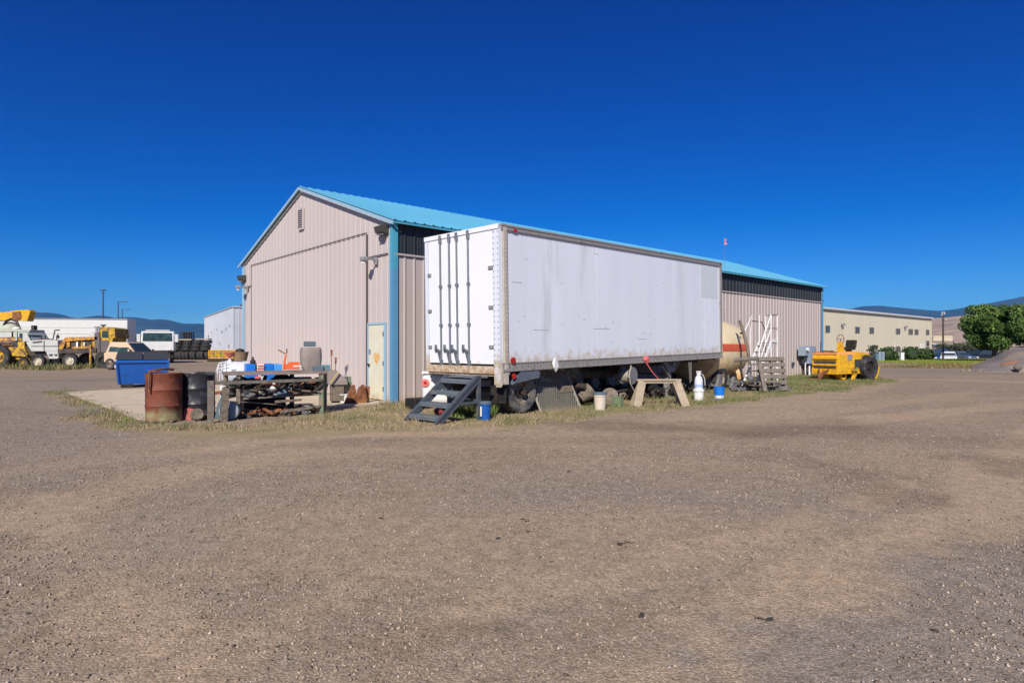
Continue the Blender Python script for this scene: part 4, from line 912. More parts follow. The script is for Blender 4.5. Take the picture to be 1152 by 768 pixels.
# ================================================================ drums, dumpster, bench and scrap left of the man door
def drum(name,lab,loc,m,r=.335,h=.97,dent=0,rot=0):
    t=thing(name,lab,'drum',loc,rot)
    prof=[(r*.97,0),(r,.02),(r*.99,.05)]
    for k in (.33,.66): prof+=[(r*.99,h*k-.025),(r*1.03,h*k),(r*.99,h*k+.025)]
    prof+=[(r*.99,h-.03),(r*1.02,h-.01),(r*1.01,h),(r*.965,h),(r*.96,.03),(.001,.03)]
    b=MB(); b.lathe(prof,44,cap=False)
    if dent:
        q=[]
        for x,y,z in b.v:
            a=math.atan2(y,x); k=1-dent*max(0,math.cos(a+1.7))**3*math.exp(-((z-h*.82)/.13)**2)-dent*.5*max(0,math.cos(a-.3))**4*math.exp(-((z-h*.9)/.1)**2)+.012*math.sin(5*a+z*9)*(z/h)
            zz=z-(.05*max(0,math.sin(2*a+.7)) if z>h-.05 else 0); q.append((x*k,y*k,zz))
        b.v=q
    part('drum_shell',b,m,t,True); return t
t=drum('oil_drum','rusty red open oil drum with faded yellow green base, left of the bench',GX(184.5,12.55),m_rustred,rot=R(20))
b=MB(); b.tube([(-.20,-.32,.60),(-.20,-.36,.97),(-.17,-.32,1.03),(.02,-.15,1.06),(.15,.1,1.03)],.02,6); part('wire_hook',b,m_rust,t,True)
b=MB(); b.box((-.12,-.25,1.02),(.20,.10,.035),(0,0,R(30))); part('lid_latch',b,m_rust,t)
b=MB(); 
for i in range(9): b.box((.4*math.cos(i*.75)*(.6+.4*(i%2)),.36*math.sin(i*.75),.025),(.2,.07,.03),(0,.1,i*1.1))
part('rust_flake',b,m_wood,t)
drum('oil_drum','dented black open drum standing behind the rusty red one',GX(222.5,13.1),m_blackdrum,r=.335,h=.96,dent=.10,rot=R(-40))
b=MB(); b.box((0,0,.115),(.17,.05,.24),(R(-12),R(8),0)); solo('brick_red_can',b,pm('brick_red',(.36,.09,.07),.7,0,.2,9),'small flat brick red metal can at the foot of the black drum','can',loc=GX(212,12.75),rot=R(10),bevel=.008)
b=MB(); b.lathe([(.05,-.05),(.11,-.06),(.13,0),(.11,.06),(.05,.05)],20,Matrix.Translation((0,0,.13))@Matrix.Rotation(R(72),4,'X')@Matrix.Rotation(R(30),4,'Y')); solo('iron_pulley',b,m_wood,'grey iron pulley standing between the black drum and the timber frame','pulley',loc=GX(222,12.55),smooth=True)
for i in range(4): scrap(GX(226+i*3,12.75+.1*i)+Vector((0,0,0 if i<3 else .12)),(0,0,i*1.3),.55,'rusty brown lump of metal piled behind the corner post of the timber rail','rusty lumps by the timber rail',[1,5,4,1][i])
# dumpster
DM=thing('dumpster','blue steel dumpster with black lids at the far edge of the pad','dumpster',GX(161,23.6),R(30))
b=MB(); w0,w1=.75,.82; h1=1.06; d0,d1=.60,.75
vs=[(-w0,-d0,.12),(w0,-d0,.12),(w0,d0,.12),(-w0,d0,.12),(-w1,-d1,h1-.08),(w1,-d1,h1-.08),(w1,d1,h1+.16),(-w1,d1,h1+.16)]
b.add(vs,[(0,3,2,1),(4,5,6,7),(0,1,5,4),(1,2,6,5),(2,3,7,6),(3,0,4,7)]); part('bin_body',b,m_dumpblue,DM)
b=MB(); b.box((0,-d1-.02,h1-.10),(2*w1+.06,.06,.09)); b.bar((-w0-.01,-d0-.02,.12),(-w1-.01,-d1-.02,h1-.1),.06); b.bar((w0+.01,-d0-.02,.12),(w1+.01,-d1-.02,h1-.1),.06); part('frame',b,m_dumpblue,DM)
b=MB(); b.box((-.5,-.4,.06),(.4,.4,.12)); b.box((.5,-.4,.06),(.4,.4,.12)); part('skid',b,m_dark,DM)
for sx in (-1,1):
    b=MB(); b.add([(sx*.02,-d1-.05,h1-.03),(sx*(w1+.03),-d1-.05,h1-.03),(sx*(w1+.03),d1,h1+.21),(sx*.02,d1,h1+.21)],[(0,1,2,3)]); 
    o=part('lid',b,m_blackpl,DM); s_=o.modifiers.new('t','SOLIDIFY'); s_.thickness=.05
b=MB(); b.box((-w1-.04,-.5,h1-.28),(.06,.25,.1)); b.box((w1+.04,-.5,h1-.28),(.06,.25,.1)); part('lift_pocket',b,m_whitep,DM)
# ---- timber rail in front and the bench behind
RL=thing('timber_rail','low weathered timber rail on posts in front of the scrap bench','rail',Vector((0,0,0)),0)
p0=W(238,431,12.2); p1=W(362,427,13.75)
b=MB(); b.bar(p0,p1,.05,.06); part('rail',b,m_woodgrey,RL)
b=MB(); b.box((p0.x-.02,p0.y,p0.z/2+.02),(.10,.12,p0.z+.06),(0,0,.6)); part('post',b,m_woodgrey,RL)
b=MB(); b.box((p0.x+.16,p0.y+.22,p0.z/2-.05),(.13,.04,p0.z-.1),(0,R(3),.6)); part('post',b,m_wood,RL)
BN=thing('scrap_bench','long weathered wooden scrap bench with a green right leg and plank top','bench',Vector((0,0,0)),0)
a0=GX(269,13.05); a1=GX(362,13.85); dx=(a1-a0).normalized(); dyb=Vector((-dx.y,dx.x,0)); Lb=(a1-a0).length; BH=.965; ang=math.atan2(dx.y,dx.x)
def bp(x,y,z): return a0+dx*x+dyb*y+Vector((0,0,z))
b=MB(); 
for i in range(4): b.bar(bp(-.30,.02+i*.19,BH-.02-.004*(i%2)),bp(Lb+.1,.02+i*.19,BH-.02),.18,.04)
part('top',b,m_tabletop,BN)
b=MB(); b.bar(bp(-.3,-.06,BH-.035),bp(Lb+.08,-.06,BH-.035),.03,.055); part('apron',b,m_tabletop,BN)
b=MB(); b.bar(bp(0,0,0),bp(0,0,BH-.05),.085,.085); part('leg',b,m_wood,BN)
b=MB(); b.bar(bp(Lb,0,0),bp(Lb,0,BH-.05),.10,.10); b.bar(bp(Lb+.09,.12,0),bp(Lb+.09,.12,BH-.05),.06,.08); part('leg',b,m_greenpost,BN)
b=MB(); b.bar(bp(-.22,.6,0),bp(-.22,.6,BH-.05),.07,.07); part('leg',b,m_wood,BN)
b=MB(); b.bar(bp(Lb*.68,.62,0),bp(Lb*.68,.62,BH-.05),.08,.08); part('leg',b,m_dark,BN)
b=MB(); 
for i in range(3): b.bar(bp(-.02,.1+.2*i,.40),bp(Lb+.02,.1+.2*i,.44),.18,.035)
part('shelf',b,m_woodgrey,BN)
b=MB(); b.bar(bp(-.1,-.03,.36),bp(.85,.02,.24),.04,.02); b.bar(bp(.7,-.08,.32),bp(1.25,-.06,.34),.05,.05); part('loose_lath',b,m_wood,BN)
b=MB(); b.bar(bp(.8,-.12,.10),bp(Lb-.05,-.05,.18),.05,.05); solo('long_lath',b,m_woodgrey,'long pale lath lying low along the front foot of the bench','lath')
# things on the bench
def B3(px,y,z):   # point on the bench seen at pixel column px, y back from its front edge
    r=(px-CX)/F; A=a0+dyb*y; s=(r*A.y-A.x)/(dx.x-r*dx.y); p=A+dx*s; return Vector((p.x,p.y,z))
t=thing('canvas_cover','grey canvas covered machine with a flat slate cap standing on the bench','covered machine',B3(349.5,.34,BH),ang)
b=MB(); vs=[];n=22
for z,rx,ry in ((0.0,.16,.16),(.05,.19,.17),(.13,.215,.19),(.30,.23,.2),(.44,.225,.2),(.50,.215,.19),(.525,.19,.17)):
    for i in range(n):
        a=2*math.pi*i/n; e=lambda c:math.copysign(abs(c)**.55,c); k=1+.025*math.sin(i*3.1)*(1-z); vs.append((rx*e(math.cos(a))*k,ry*e(math.sin(a))*k,z))
fs=[(j*n+i,j*n+(i+1)%n,(j+1)*n+(i+1)%n,(j+1)*n+i) for j in range(6) for i in range(n)]+[tuple(range(n-1,-1,-1)),tuple(range(6*n,7*n))]
b.add(vs,fs); part('canvas',b,m_canvas,t,True)
b=MB(); b.box((-.02,0,.60),(.235,.22,.115)); part('cap',b,m_slate,t,bevel=.02)
b=MB(); b.box((0,0,.06),(.24,.22,.12)); o=solo('toolbox',b,m_teal,'dusty teal toolbox at the right end of the bench top','toolbox',loc=B3(364.5,.2,BH),rot=ang,bevel=.008)
b=MB(); b.box((0,0,.05),(.22,.16,.10)); solo('toolbox_small',b,m_slate,'low slate grey box beside the teal toolbox under the canvas cover','box',loc=B3(357.5,.12,BH),rot=ang,bevel=.008)
t=thing('floor_jack','orange red trolley jack with a forked upright handle behind the bench top','jack',B3(319,.42,BH),ang)
b=MB(); b.tube([(0,0,.02),(.02,0,.22),(.05,0,.36)],.022,8); part('upright',b,m_orangered,t,True)
b=MB(); b.tube([(-.11,0,.47),(-.02,0,.41),(.05,0,.38),(.07,0,.41),(.07,0,.49)],.014,6); part('fork_handle',b,m_rust,t,True)
b=MB(); b.box((.18,0,.09),(.30,.2,.12)); b.box((.22,0,.17),(.22,.16,.05)); part('jack_body',b,m_orangered,t,bevel=.01)
b=MB(); b.box((.28,-.105,.10),(.18,.01,.03)); part('side_plate',b,m_whitep,t)
# barricade / drum stack of blue and white behind the bench
t=thing('barrel_rack','blue plastic barrels with white and red striped boards behind the bench','barrels',B3(298,1.0,0),ang)
for i,(x,z,w_,h_,m) in enumerate([(-.30,1.0,.20,.22,m_blue),(.08,1.0,.22,.22,m_blue),(.28,1.0,.17,.20,m_lblue),(-.28,.74,.26,.28,m_blue),(.10,.74,.28,.28,m_blue),(-.26,.5,.24,.2,m_blue),(.13,.52,.26,.22,m_blue)]):
    b=MB(); b.cyl((x,-.12,z),(x,.5,z),max(w_,h_)/2*.2+.02,n=8) if False else b.box((x,.2,z),(w_,.5,h_)); part('barrel',b,m,t,bevel=.015)
for i,(x,z) in enumerate([(-.09,1.055),(-.10,.995),(-.11,.935)]):
    b=MB(); b.box((x,-.08,z+.015),(.14,.03,.03)); part('red_stripe',b,m_pink,t)
b=MB(); b.box((-.10,-.06,1.0),(.15,.03,.24)); b.box((-.07,-.06,.74),(.16,.03,.18)); b.box((-.02,-.06,.54),(.16,.03,.12)); part('white_board',b,m_whitep,t)
b=MB(); b.box((-.17,-.10,.76),(.10,.03,.14)); part('red_stripe',b,m_pink,t)
b=MB(); b.box((0,.2,.2),(.9,.5,.4)); part('stand',b,m_dark,t)
b=MB(); b.sphere((0,0,0),.07,8,5); b.cyl((0,0,0),(0,0,.12),.02); solo('dark_finial',b,m_dark,'small dark knob on top of the left blue barrel','knob',loc=B3(284.5,1.05,1.15))
b=MB(); b.box((.0,0,.1),(.16,.2,.22)); solo('brown_block',b,m_wood,'brown block wedged between the blue barrels and striped board','block',loc=B3(291.5,1.1,.88+.03),rot=ang)
# white tank with basket and red funnel, behind the bench left end
t=thing('white_drum_tank','white horizontal tank with a wire guard at its left end behind the bench','tank',GX(265,14.9),R(20))
b=MB(); M=Matrix.Translation((0,0,.86))@Matrix.Rotation(R(90),4,'Y'); b.lathe([(.001,-.33),(.14,-.31),(.25,-.24),(.29,-.12),(.29,.25),(.27,.33),(.001,.36)],30,M,cap=False); part('tank_shell',b,m_tankwhite,t,True)
b=MB()
for k in range(9):
    a=R(-80+k*20); b.tube([(-.12,-.31*math.sin(a)*1.0,.86+.31*math.cos(a)),(-.36,-.26*math.sin(a),.86+.26*math.cos(a)),(-.42,-.08*math.sin(a),.86+.08*math.cos(a))],.008,5)
for x,r in ((-.2,.31),(-.29,.29),(-.37,.24)): b.tube([(x,-r*math.sin(a),.86+r*math.cos(a)) for a in [2*math.pi*i/20 for i in range(21)]],.008,5)
part('wire_guard',b,m_whitesteel,t,True)
b=MB(); b.box((-.25,0,.42),(.16,.2,.32)); part('pedestal',b,m_whitep,t)
b=MB(); b.box((.2,0,.3),(.08,.3,.6)); b.box((-.25,0,.14),(.08,.3,.28)); part('stand',b,m_woodgrey,t)
b=MB(); b.box((-.02,-.285,.93),(.10,.01,.09),(R(-14),0,0)); part('smudge',b,m_grey,t)
b=MB(); b.lathe([(.14,0),(.19,.22),(.175,.22),(.13,.03),(.001,.03)],24,cap=False); b2=b; o=solo('wicker_basket',b2,m_basket,'brown round wicker basket sitting on top of the white tank','basket',loc=GX(270.5,15.0)+Vector((0,0,1.16)),smooth=True)
b=MB(); b.sphere((0,0,.0),.10,10,6,(1.1,1,.6)); solo('dark_rag',b,m_dark,'dark bundle heaped inside the wicker basket','rag',loc=GX(270,15.0)+Vector((0,0,1.40)),smooth=True)
b=MB(); b.lathe([(.02,0),(.02,.09),(.12,.20),(.135,.22),(.12,.215),(.015,.1)],20,cap=False); solo('red_funnel',b,m_pink,'faded red funnel standing on the white tank beside the basket','funnel',loc=GX(258.5,14.85)+Vector((0,0,1.14)),smooth=True)
b=MB(); b.lathe([(.07,0),(.03,.1),(.001,.12)],14); solo('white_spout',b,m_whitep,'small white cone spout under the red funnel on the tank','spout',loc=GX(258.5,14.8)+Vector((0,0,1.10)),smooth=True)
# scrap on the shelf and ground
t=thing('rusty_pipe','wide rusty pipe lying on the bench shelf with its open end forward','pipe',B3(352,.25,.60),ang+R(8))
b=MB(); b.lathe([(.085,-.2),(.115,-.2),(.115,-.16),(.10,-.15),(.10,.3),(.085,.3)],24,Matrix.Translation((0,0,0))@Matrix.Rotation(R(90),4,'Y')@Matrix.Rotation(0,4,'X'),cap=False); part('pipe_wall',b,m_rust,t,True)
b=MB(); b.cyl((-.05,0,0),(-.049,0,0),.086,n=20); part('blocked_core',b,m_rust,t)
bucket('paint_pail','cream pail lying on its side at the left of the bench shelf',B3(281,.2,.50),.12,.26,pm('pail_cream',(.62,.58,.44),.5,0,.1,6),None,None,None,tilt=(R(80),R(-10),R(-30)),handle=False,cat='pail')
b=MB(); b.lathe([(.001,-.16),(.15,-.15),(.19,-.10),(.20,.0),(.19,.1),(.001,.14)],28,Matrix.Rotation(R(90),4,'X')); solo('motor_drum',b,m_discgrey,'round pale grey motor end standing on the ground at the left bench leg','motor',loc=GX(258.5,12.75)+Vector((0,0,.19)),rot=R(12),smooth=True)
b=MB(); b.prism([(-.16,0),(.12,0),(.06,.25),(-.02,.52),(-.12,.25)],-.01,.02); solo('steel_fin',b,m_slate,'dark pointed steel fin behind the round grey motor end','steel plate',loc=GX(251,13.0),rot=R(15))
b=MB(); b.lathe([(.13,0),(.12,.13),(.06,.22),(.04,.30),(.001,.30)],18); solo('white_jug',b,m_whitep,'small white cone shaped jug on the middle of the bench shelf','jug',loc=B3(307,.16,.46),smooth=True)
b=MB(); b.cyl((0,0,0),(0,0,.2),.09,n=14); solo('slate_can',b,m_slate,'slate grey can standing behind the white cone jug','can',loc=B3(304,.35,.5),smooth=True)
b=MB(); b.lathe([(.06,-.08),(.17,-.10),(.23,-.05),(.23,.05),(.17,.1),(.06,.08)],22,Matrix.Rotation(R(80),4,'X')); solo('small_tyre',b,m_tyre,'small black tyre on the bench shelf under the plank top','tyre',loc=B3(317,.35,.68),rot=ang,smooth=True)
b=MB(); b.box((0,0,.08),(.42,.2,.15)); solo('grey_plate',b,m_lampgrey,'flat grey metal box on the right half of the bench shelf','metal box',loc=B3(338,.5,.66),rot=ang,bevel=.01)
b=MB(); b.box((0,0,0),(.3,.05,.2),(R(-25),0,0)); solo('grey_sheet',b,m_slate,'dark slate sheet tilted on the shelf right of the white jug','sheet',loc=B3(320,.05,.53),rot=ang)
b=MB(); b.sphere((0,0,.07),.1,10,6,(1.1,.9,.8)); solo('yellow_casting',b,m_yellow2,'yellow painted casting among the scrap under the bench','casting',loc=bp(1.07,.02,0),smooth=True)
b=MB(); b.tube([(.16*math.cos(i*.5),.12*math.sin(i*.5),.03+i*.006) for i in range(30)],.02,6); solo('black_hose',b,m_dark,'coil of black hose on the bench shelf behind the cream pail','hose',loc=B3(291,.35,.46),smooth=True)
b=MB(); b.bar((-.35,0,0),(.35,.05,.10),.10,.06); solo('rusty_beam',b,m_rust,'short rusty beam sticking out left of the bench','beam',loc=B3(262,.3,.52),rot=ang)
for i in range(62):
    x=rs.uniform(-.05,Lb-.05); y=rs.uniform(.05,.5); scrap(bp(x,y,.45+rs.choice([0,0,.05,.1])),(rs.uniform(-.4,.4),rs.uniform(-.3,.3),rs.uniform(0,6)),rs.uniform(.75,1.3),'piece of the dark scrap heaped along the bench shelf','scrap on the bench shelf',rs.choice([0,0,0,2,2,2,3,1]))
for i in range(42):
    x=rs.uniform(-.25,Lb-.05); y=rs.uniform(-.1,.5); scrap(bp(x,y,0),(0,0,rs.uniform(0,6)),rs.uniform(.6,1.0),'piece of the rusty scrap strewn on the ground under the bench','scrap under the bench',rs.choice([1,5,4,2,3,0]))
# right of the bench: machine with levers, crate, rusty brackets
t=thing('lever_machine','grey hooded machine with upright levers behind the green bench leg','machine',GX(378,16.5),R(20))
b=MB(); b.prism([(-.22,.50),(.28,.50),(.28,.62),(.02,.86),(-.22,.92)],-.2,.2); part('hood',b,m_canvas,t)
b=MB(); b.box((.02,0,.28),(.34,.3,.42)); part('engine_block',b,m_wood,t)
for x,z,k in ((-.12,1.42,0),(-.03,1.22,.02),(.16,1.02,.13),(.28,.98,-.04)):
    b=MB(); b.bar((x,-.1,.5),(x+k,-.1,z),.018); b.bar((x+k*.8,-.1,z-.16),(x+k,-.1,z),.05); part('lever',b,m_rust if x<.1 else m_grey,t)
b=MB(); b.bar((-.18,-.3,.55),(.04,-.3,.85),.025); part('strap',b,pm('hay_yellow',(.5,.4,.12),.7),t)
b=MB(); b.box((0,0,.62),(.40,.36,.14)); b.box((0,0,.52),(.44,.40,.05)); solo('green_crate',b,m_green,'mossy green crate on a tan plywood box right of the machine','crate',loc=GX(386,16.7),rot=R(20))
b=MB(); b.box((0,0,.26),(.5,.4,.46)); solo('plywood_box',b,m_woodtan,'tan plywood box underneath the mossy green crate','box',loc=GX(383.5,16.8),rot=R(20))
b=MB(); b.box((0,0,.11),(.30,.3,.22)); b.box((0,0,.23),(.34,.33,.03)); solo('white_crate',b,m_whitep,'low white box on the concrete left of the rusty brackets','box',loc=GX(388.5,16.6),rot=R(25),bevel=.01)
t=thing('rusty_bracket','pair of rusty brown triangular brackets by the cream man door','bracket',GX(400,16.3),R(30))
for k,(x,y) in enumerate(((-.14,0),(.10,-.05))):
    b=MB(); b.prism([(x-.18,0),(x+.16,0),(x+.20,.10),(x+.12,.50),(x+.04,.50)],y-.02,y+.02); part('gusset',b,m_rust,t)
b=MB(); b.box((.26,.1,.33),(.30,.03,.22)); b.box((.36,.08,.1),(.05,.05,.24)); part('cross_plate',b,m_rust,t)
b=MB(); b.box((.02,.03,.15),(.42,.04,.04)); part('tie_bar',b,m_rust,t)
# ================================================================ left background: machines, trucks, trailer, poles, tyres
LR=m_tyre
# -- yellow loader
D=45.0; m1=D/F
LO=thing('wheel_loader','yellow wheel tractor with pale green cab frame at the left edge of the yard','tractor',GX(10,D),0)
def q(px,py): return ((px-10)*m1,CH+(HZ-py)*m1)
def poly(b,pts,y0,y1): return b.prism([q(*p) for p in pts],y0,y1)
b=MB(); poly(b,[(-40,400),(-40,381),(30,380),(35,383),(35,392),(-40,392)],-.6,.6); part('hood',b,m_yellow2,LO,bevel=.03)
b=MB(); poly(b,[(0,392),(28,391),(36,392),(39,398),(39,401),(22,400),(14,394)],-.7,.7); part('fender',b,m_yellow2,LO)
b=MB(); poly(b,[(3,385),(27,385),(28,390),(3,391)],-.62,-.6); part('engine_bay',b,m_seam,LO)
b=MB(); 
poly(b,[(5,386),(9,386.5),(8,390),(6,389)],-.7,-.62); poly(b,[(12,388),(24,387),(24,388.3),(12,389.3)],-.7,-.62); b.tube([(q(10,385)[0],-.68,q(10,385)[1]),(q(14,389)[0],-.7,q(14,389)[1]),(q(20,386)[0],-.68,q(20,386)[1])],.04,6)
part('engine_part',b,m_rust,LO)
b=MB(); poly(b,[(35,389),(46,389),(48,391),(48,400),(35,400)],-.5,.5); part('radiator',b,m_chassis,LO)
b=MB(); poly(b,[(42,395),(45,395),(44,411),(41,411)],-.3,-.2); poly(b,[(24,401),(40,402),(40,405),(24,404)],-.5,.5); part('front_frame',b,m_yellow2,LO)
b=MB(); poly(b,[(-30,370),(42,371),(42,373),(-30,373)],-.7,.7); 
for xx in (2,26,39): poly(b,[(xx,372),(xx+1.5,372),(xx+1.5,383),(xx,383)],-.68,-.6)
part('cab_frame',b,m_paleg,LO)
b=MB(); poly(b,[(28,375),(38,375),(38,382),(28,382)],-.5,-.45); part('window',b,m_tealglass,LO)
for y in (-.75,.75):
    wheel(LO,(0,y,.80),.80,.5,'y',m_tyre,m_yellow2,rr=.44)
wheel(LO,(1.55,-.6,.36),.36,.25,'y',m_tyre,m_yellow2)
# -- crane truck behind
D=53.; m1=D/F
CR=thing('crane_boom','yellow crane carrier with blunt telescopic boom behind the tractor','crane',GX(10,D),0)
b=MB(); poly(b,[(-60,354),(8,351.5),(20,349.5),(36,348.5),(37.5,351),(34,361.5),(22,361),(14,360),(-20,362.5),(-60,368)],-.35,.35); part('boom',b,m_yellow,CR,bevel=.02)
b=MB(); poly(b,[(18,351),(27,350.5),(28,358),(24,361),(18,357)],-.40,-.35); part('boom_sheave',b,m_rust,CR)
b=MB(); b.sphere((q(9,368)[0],0,q(9,370)[1]),.85,16,10,(1.1,.8,.75)); part('tank_dome',b,m_paleg,CR,True)
b=MB(); poly(b,[(-30,372),(42,373),(44,385),(44,392),(-30,392)],-.9,.9); part('carrier_body',b,m_palegrey,CR,bevel=.03)
b=MB(); b.tube([(*[q(x,y)[0]],-.5,q(x,y)[1]) for x,y in ((10,366),(13,361),(18,359),(24,362),(28,371))],.11,7); part('hose',b,m_dark,CR,True)
b=MB(); b.sphere((q(25,370)[0],-.6,q(25,370)[1]),.3,12,8,(1.1,1,.6)); part('cap',b,m_whitep,CR,True)
b=MB(); poly(b,[(37,366),(40,366),(40,371),(37,371)],-.2,.2); part('boom_rest',b,m_chassis,CR)
for x in (-20,20): wheel(CR,(q(x,0)[0],-1.0,.5),.5,.3,'y',m_tyre,m_rim)
# -- white bonnet truck
D=44.6; m1=D/F
TR=thing('flatbed_truck','light grey low bonnet truck with cream wheel between the yellow machines','truck',GX(10,D),0)
b=MB(); poly(b,[(40,385),(48,383),(62,382),(75,383),(76,395),(46,395)],-.9,.9); part('hood',b,m_palegrey,TR,bevel=.03)
b=MB(); poly(b,[(36,374),(41,374.5),(48,384),(36,384)],-.85,.85); cb=part('cab',b,m_palegrey,TR)
b=MB(); poly(b,[(41,376),(43,377),(47,383),(45,383)],-.86,.2); part('window',b,m_tealglass,cb)
b=MB(); poly(b,[(62,395),(76,395),(76,402),(74,403),(66,403)],-.9,-.2); part('step_box',b,m_palegrey,TR)
b=MB(); poly(b,[(47,381),(56,381),(56,383),(47,383)],-.3,.3); part('red_cover',b,m_rustred,TR)
b=MB(); 
for x0,x1,y1_ in ((66,69,371),(70,72,376),(54,54,377),(58,58,377)): b.bar((q(x0,384)[0],-.6,q(x0,384)[1]),(q(x1,y1_)[0],-.6,q(x1,y1_)[1]),.05)
b.box((q(72,379)[0],-.6,q(72,379)[1]),(.2,.05,.22)); b.box((q(72,372)[0],-.6,q(72,371.5)[1]),(.25,.05,.08)); part('mirror',b,m_dark,TR)
b=MB(); poly(b,[(46,395),(76,396),(76,399),(46,399)],-.6,.6); part('chassis',b,m_chassis,TR)
wheel(TR,(q(54,0)[0],-.85,.46),.46,.28,'y',m_tyre,m_rimw,rr=.29); wheel(TR,(q(54,0)[0],.85,.46),.46,.28,'y',m_tyre,m_rimw,rr=.29)
# -- orange drilling / grader machine
OR=thing('road_machine','rusty orange deck machine with open engine and upright yellow cab','machine',GX(10,D-.3),0)
b=MB(); poly(b,[(77,388),(83,379.5),(118,379),(118,382),(84,384),(80,393),(76,393)],-.9,.9); part('hood',b,m_orange,OR)
b=MB(); poly(b,[(82,383),(117,383),(117,392),(82,392)],-.75,.75); part('engine_block',b,m_chassis,OR)
b=MB()
for x0,w_ in ((84,3),(100,1.5),(112,2.5)): poly(b,[(x0,384),(x0+w_,384),(x0+w_+.5,390),(x0,391)],-.84,-.75)
poly(b,[(90,390),(117,389),(117,391),(90,392.5)],-.86,-.78); part('engine_part',b,m_orange,OR)
b=MB(); poly(b,[(95,384.5),(97,384.5),(97,390.5),(95,390.5)],-.9,-.86); poly(b,[(103,385),(104.5,385),(104.5,389),(103,389)],-.9,-.86); part('pipe',b,m_whitep,OR)
b=MB(); poly(b,[(76,392.5),(118,391.5),(118,396),(76,397.5)],-1.0,1.0); part('deck',b,m_chassis,OR)
b=MB(); poly(b,[(115,375),(120.5,374),(121,396),(115,396)],-.9,.9); part('radiator_grille',b,m_seam2,OR)
b=MB(); poly(b,[(111,388),(113,388),(113,410),(111,409)],-1.05,-.95); part('ladder',b,m_yellow2,OR)
b=MB(); poly(b,[(120,396),(120,371),(123,368),(136,370),(137,380),(134,381),(133,396)],-.8,.8); cb=part('cab',b,m_yellow2,OR,bevel=.02)
b=MB(); poly(b,[(122.5,373),(129.5,373),(129.5,380),(122.5,380)],-.83,-.8); part('window',b,m_tealglass,cb)
b=MB(); poly(b,[(120,383),(130,383),(129,396),(120,396)],-.83,-.8); part('door_panel',b,m_seam2,cb)
for x,yt in ((111.5,368),(114,369),(118.5,366)):
    b=MB(); b.cyl((q(x,380)[0],-.3,q(x,380)[1]),(q(x,yt)[0],-.3,q(x,yt)[1]),.11,.09,n=10); b.box((q(x,yt)[0],-.3,q(x,yt)[1]),(.3,.2,.08)); part('exhaust_stack',b,m_chassis if x>118 else m_lampgrey,OR,True)
b=MB(); poly(b,[(95,373),(109,373),(113,380),(90,380)],.6,.9); part('white_cowl',b,m_palegrey,OR)
b=MB(); poly(b,[(126,394),(136,394),(135,404),(122,404)],-.6,.6); part('lower_frame',b,m_seam,OR)
wheel(OR,(q(88,0)[0],-.8,.52),.52,.3,'y',m_tyre,m_rimw,rr=.3); wheel(OR,(q(124,0)[0],-.8,.52),.52,.3,'y',m_tyre,m_dark)
wheel(OR,(q(88,0)[0],.8,.52),.52,.3,'y',m_tyre,m_rim)
# -- long white van trailer behind them
D=60.; m1=D/F
WT=thing('van_trailer','long white box trailer parked behind the yellow and orange machines','trailer',GX(10,D),R(10))
xl=q(-30,0)[0]; xr=q(132,0)[0]; zt=q(0,357.5)[1]
b=MB(); b.box(((xl+xr)/2,1.0,(zt+1.15)/2),(xr-xl,2.0,zt-1.15)); bd=part('box_body',b,m_truckwhite,WT,bevel=.03)
b=MB(); 
for k in (.9,1.5,2.1): b.box(((xl+xr)/2,-.012,zt-k),(xr-xl-.1,.02,.05))
part('side_rib',b,m_palegrey,bd)
b=MB(); b.box(((xl+xr)/2,-.03,zt-.05),(xr-xl+.04,.06,.10)); b.box(((xl+xr)/2,-.03,1.2),(xr-xl+.04,.06,.14)); part('rail',b,m_lampgrey,bd)
for x in (xr-1.2,xr-2.5,xl+1.5): wheel(WT,(x,.3,.5),.5,.3,'y',m_tyre,m_rim)
b=MB(); b.box(((xl+xr)/2,1.25,1.0),(xr-xl-1,1.2,.2)); part('chassis',b,m_chassis,WT)
# -- tan pickup
PT=thing('pickup_truck','tan truck cab and hood facing right behind the blue dumpster','pickup',GX(145,41.),R(-8))
# local +x is forward
def pickup(t,mb_,L_=5.2,w=.92):
    b=MB(); b.prism([(-1.05,.5),(-1.05,1.12),(.0,1.14),(.95,1.12),(1.9,1.02),(2.05,.9),(2.1,.5)],-w,w); part('body',b,mb_,t,bevel=.05)
    b=MB(); vs=[]
    for x,z,ww in ((-.95,1.12,w*.96),(1.15,1.12,w*.96),(.45,1.80,w*.78),(-.75,1.82,w*.78)): vs+=[(x,-ww,z),(x,ww,z)]
    b.add(vs,[(0,2,4,6),(1,7,5,3),(2,3,5,4),(0,6,7,1),(6,4,5,7),(0,1,3,2)]); cb=part('cab',b,mb_,t,bevel=.03)
    for sy in (-1,1):
        b=MB(); b.add([(-.75,sy*(w*.955),1.17),(.92,sy*(w*.955),1.17),(.42,sy*(w*.80),1.70),(-.66,sy*(w*.80),1.72)],[(0,1,2,3)]); part('side_window',b,m_tealglass,cb)
    b=MB(); b.add([(1.13,-.8,1.17),(1.13,.8,1.17),(.53,.66,1.745),(.53,-.66,1.745)],[(0,1,2,3)]); part('windshield',b,m_glass,cb)
    b=MB(); b.box((2.08,0,.86),(.05,1.1,.24)); part('grille',b,m_seam,t)
    b=MB(); b.box((2.13,0,.55),(.14,1.8,.2)); part('bumper',b,m_lampgrey,t)
    for sy in (-1,1):
        b=MB(); b.box((2.08,sy*.72,.86),(.06,.26,.2)); part('headlight',b,m_whitep,t)
        b=MB(); b.box((.9,sy*1.03,1.25),(.1,.2,.2)); part('mirror',b,mb_,t)
        for x in (-.6,1.45): wheel(t,(x,sy*.82,.38),.38,.24,'y',m_tyre,m_rim)
pickup(PT,m_tan)
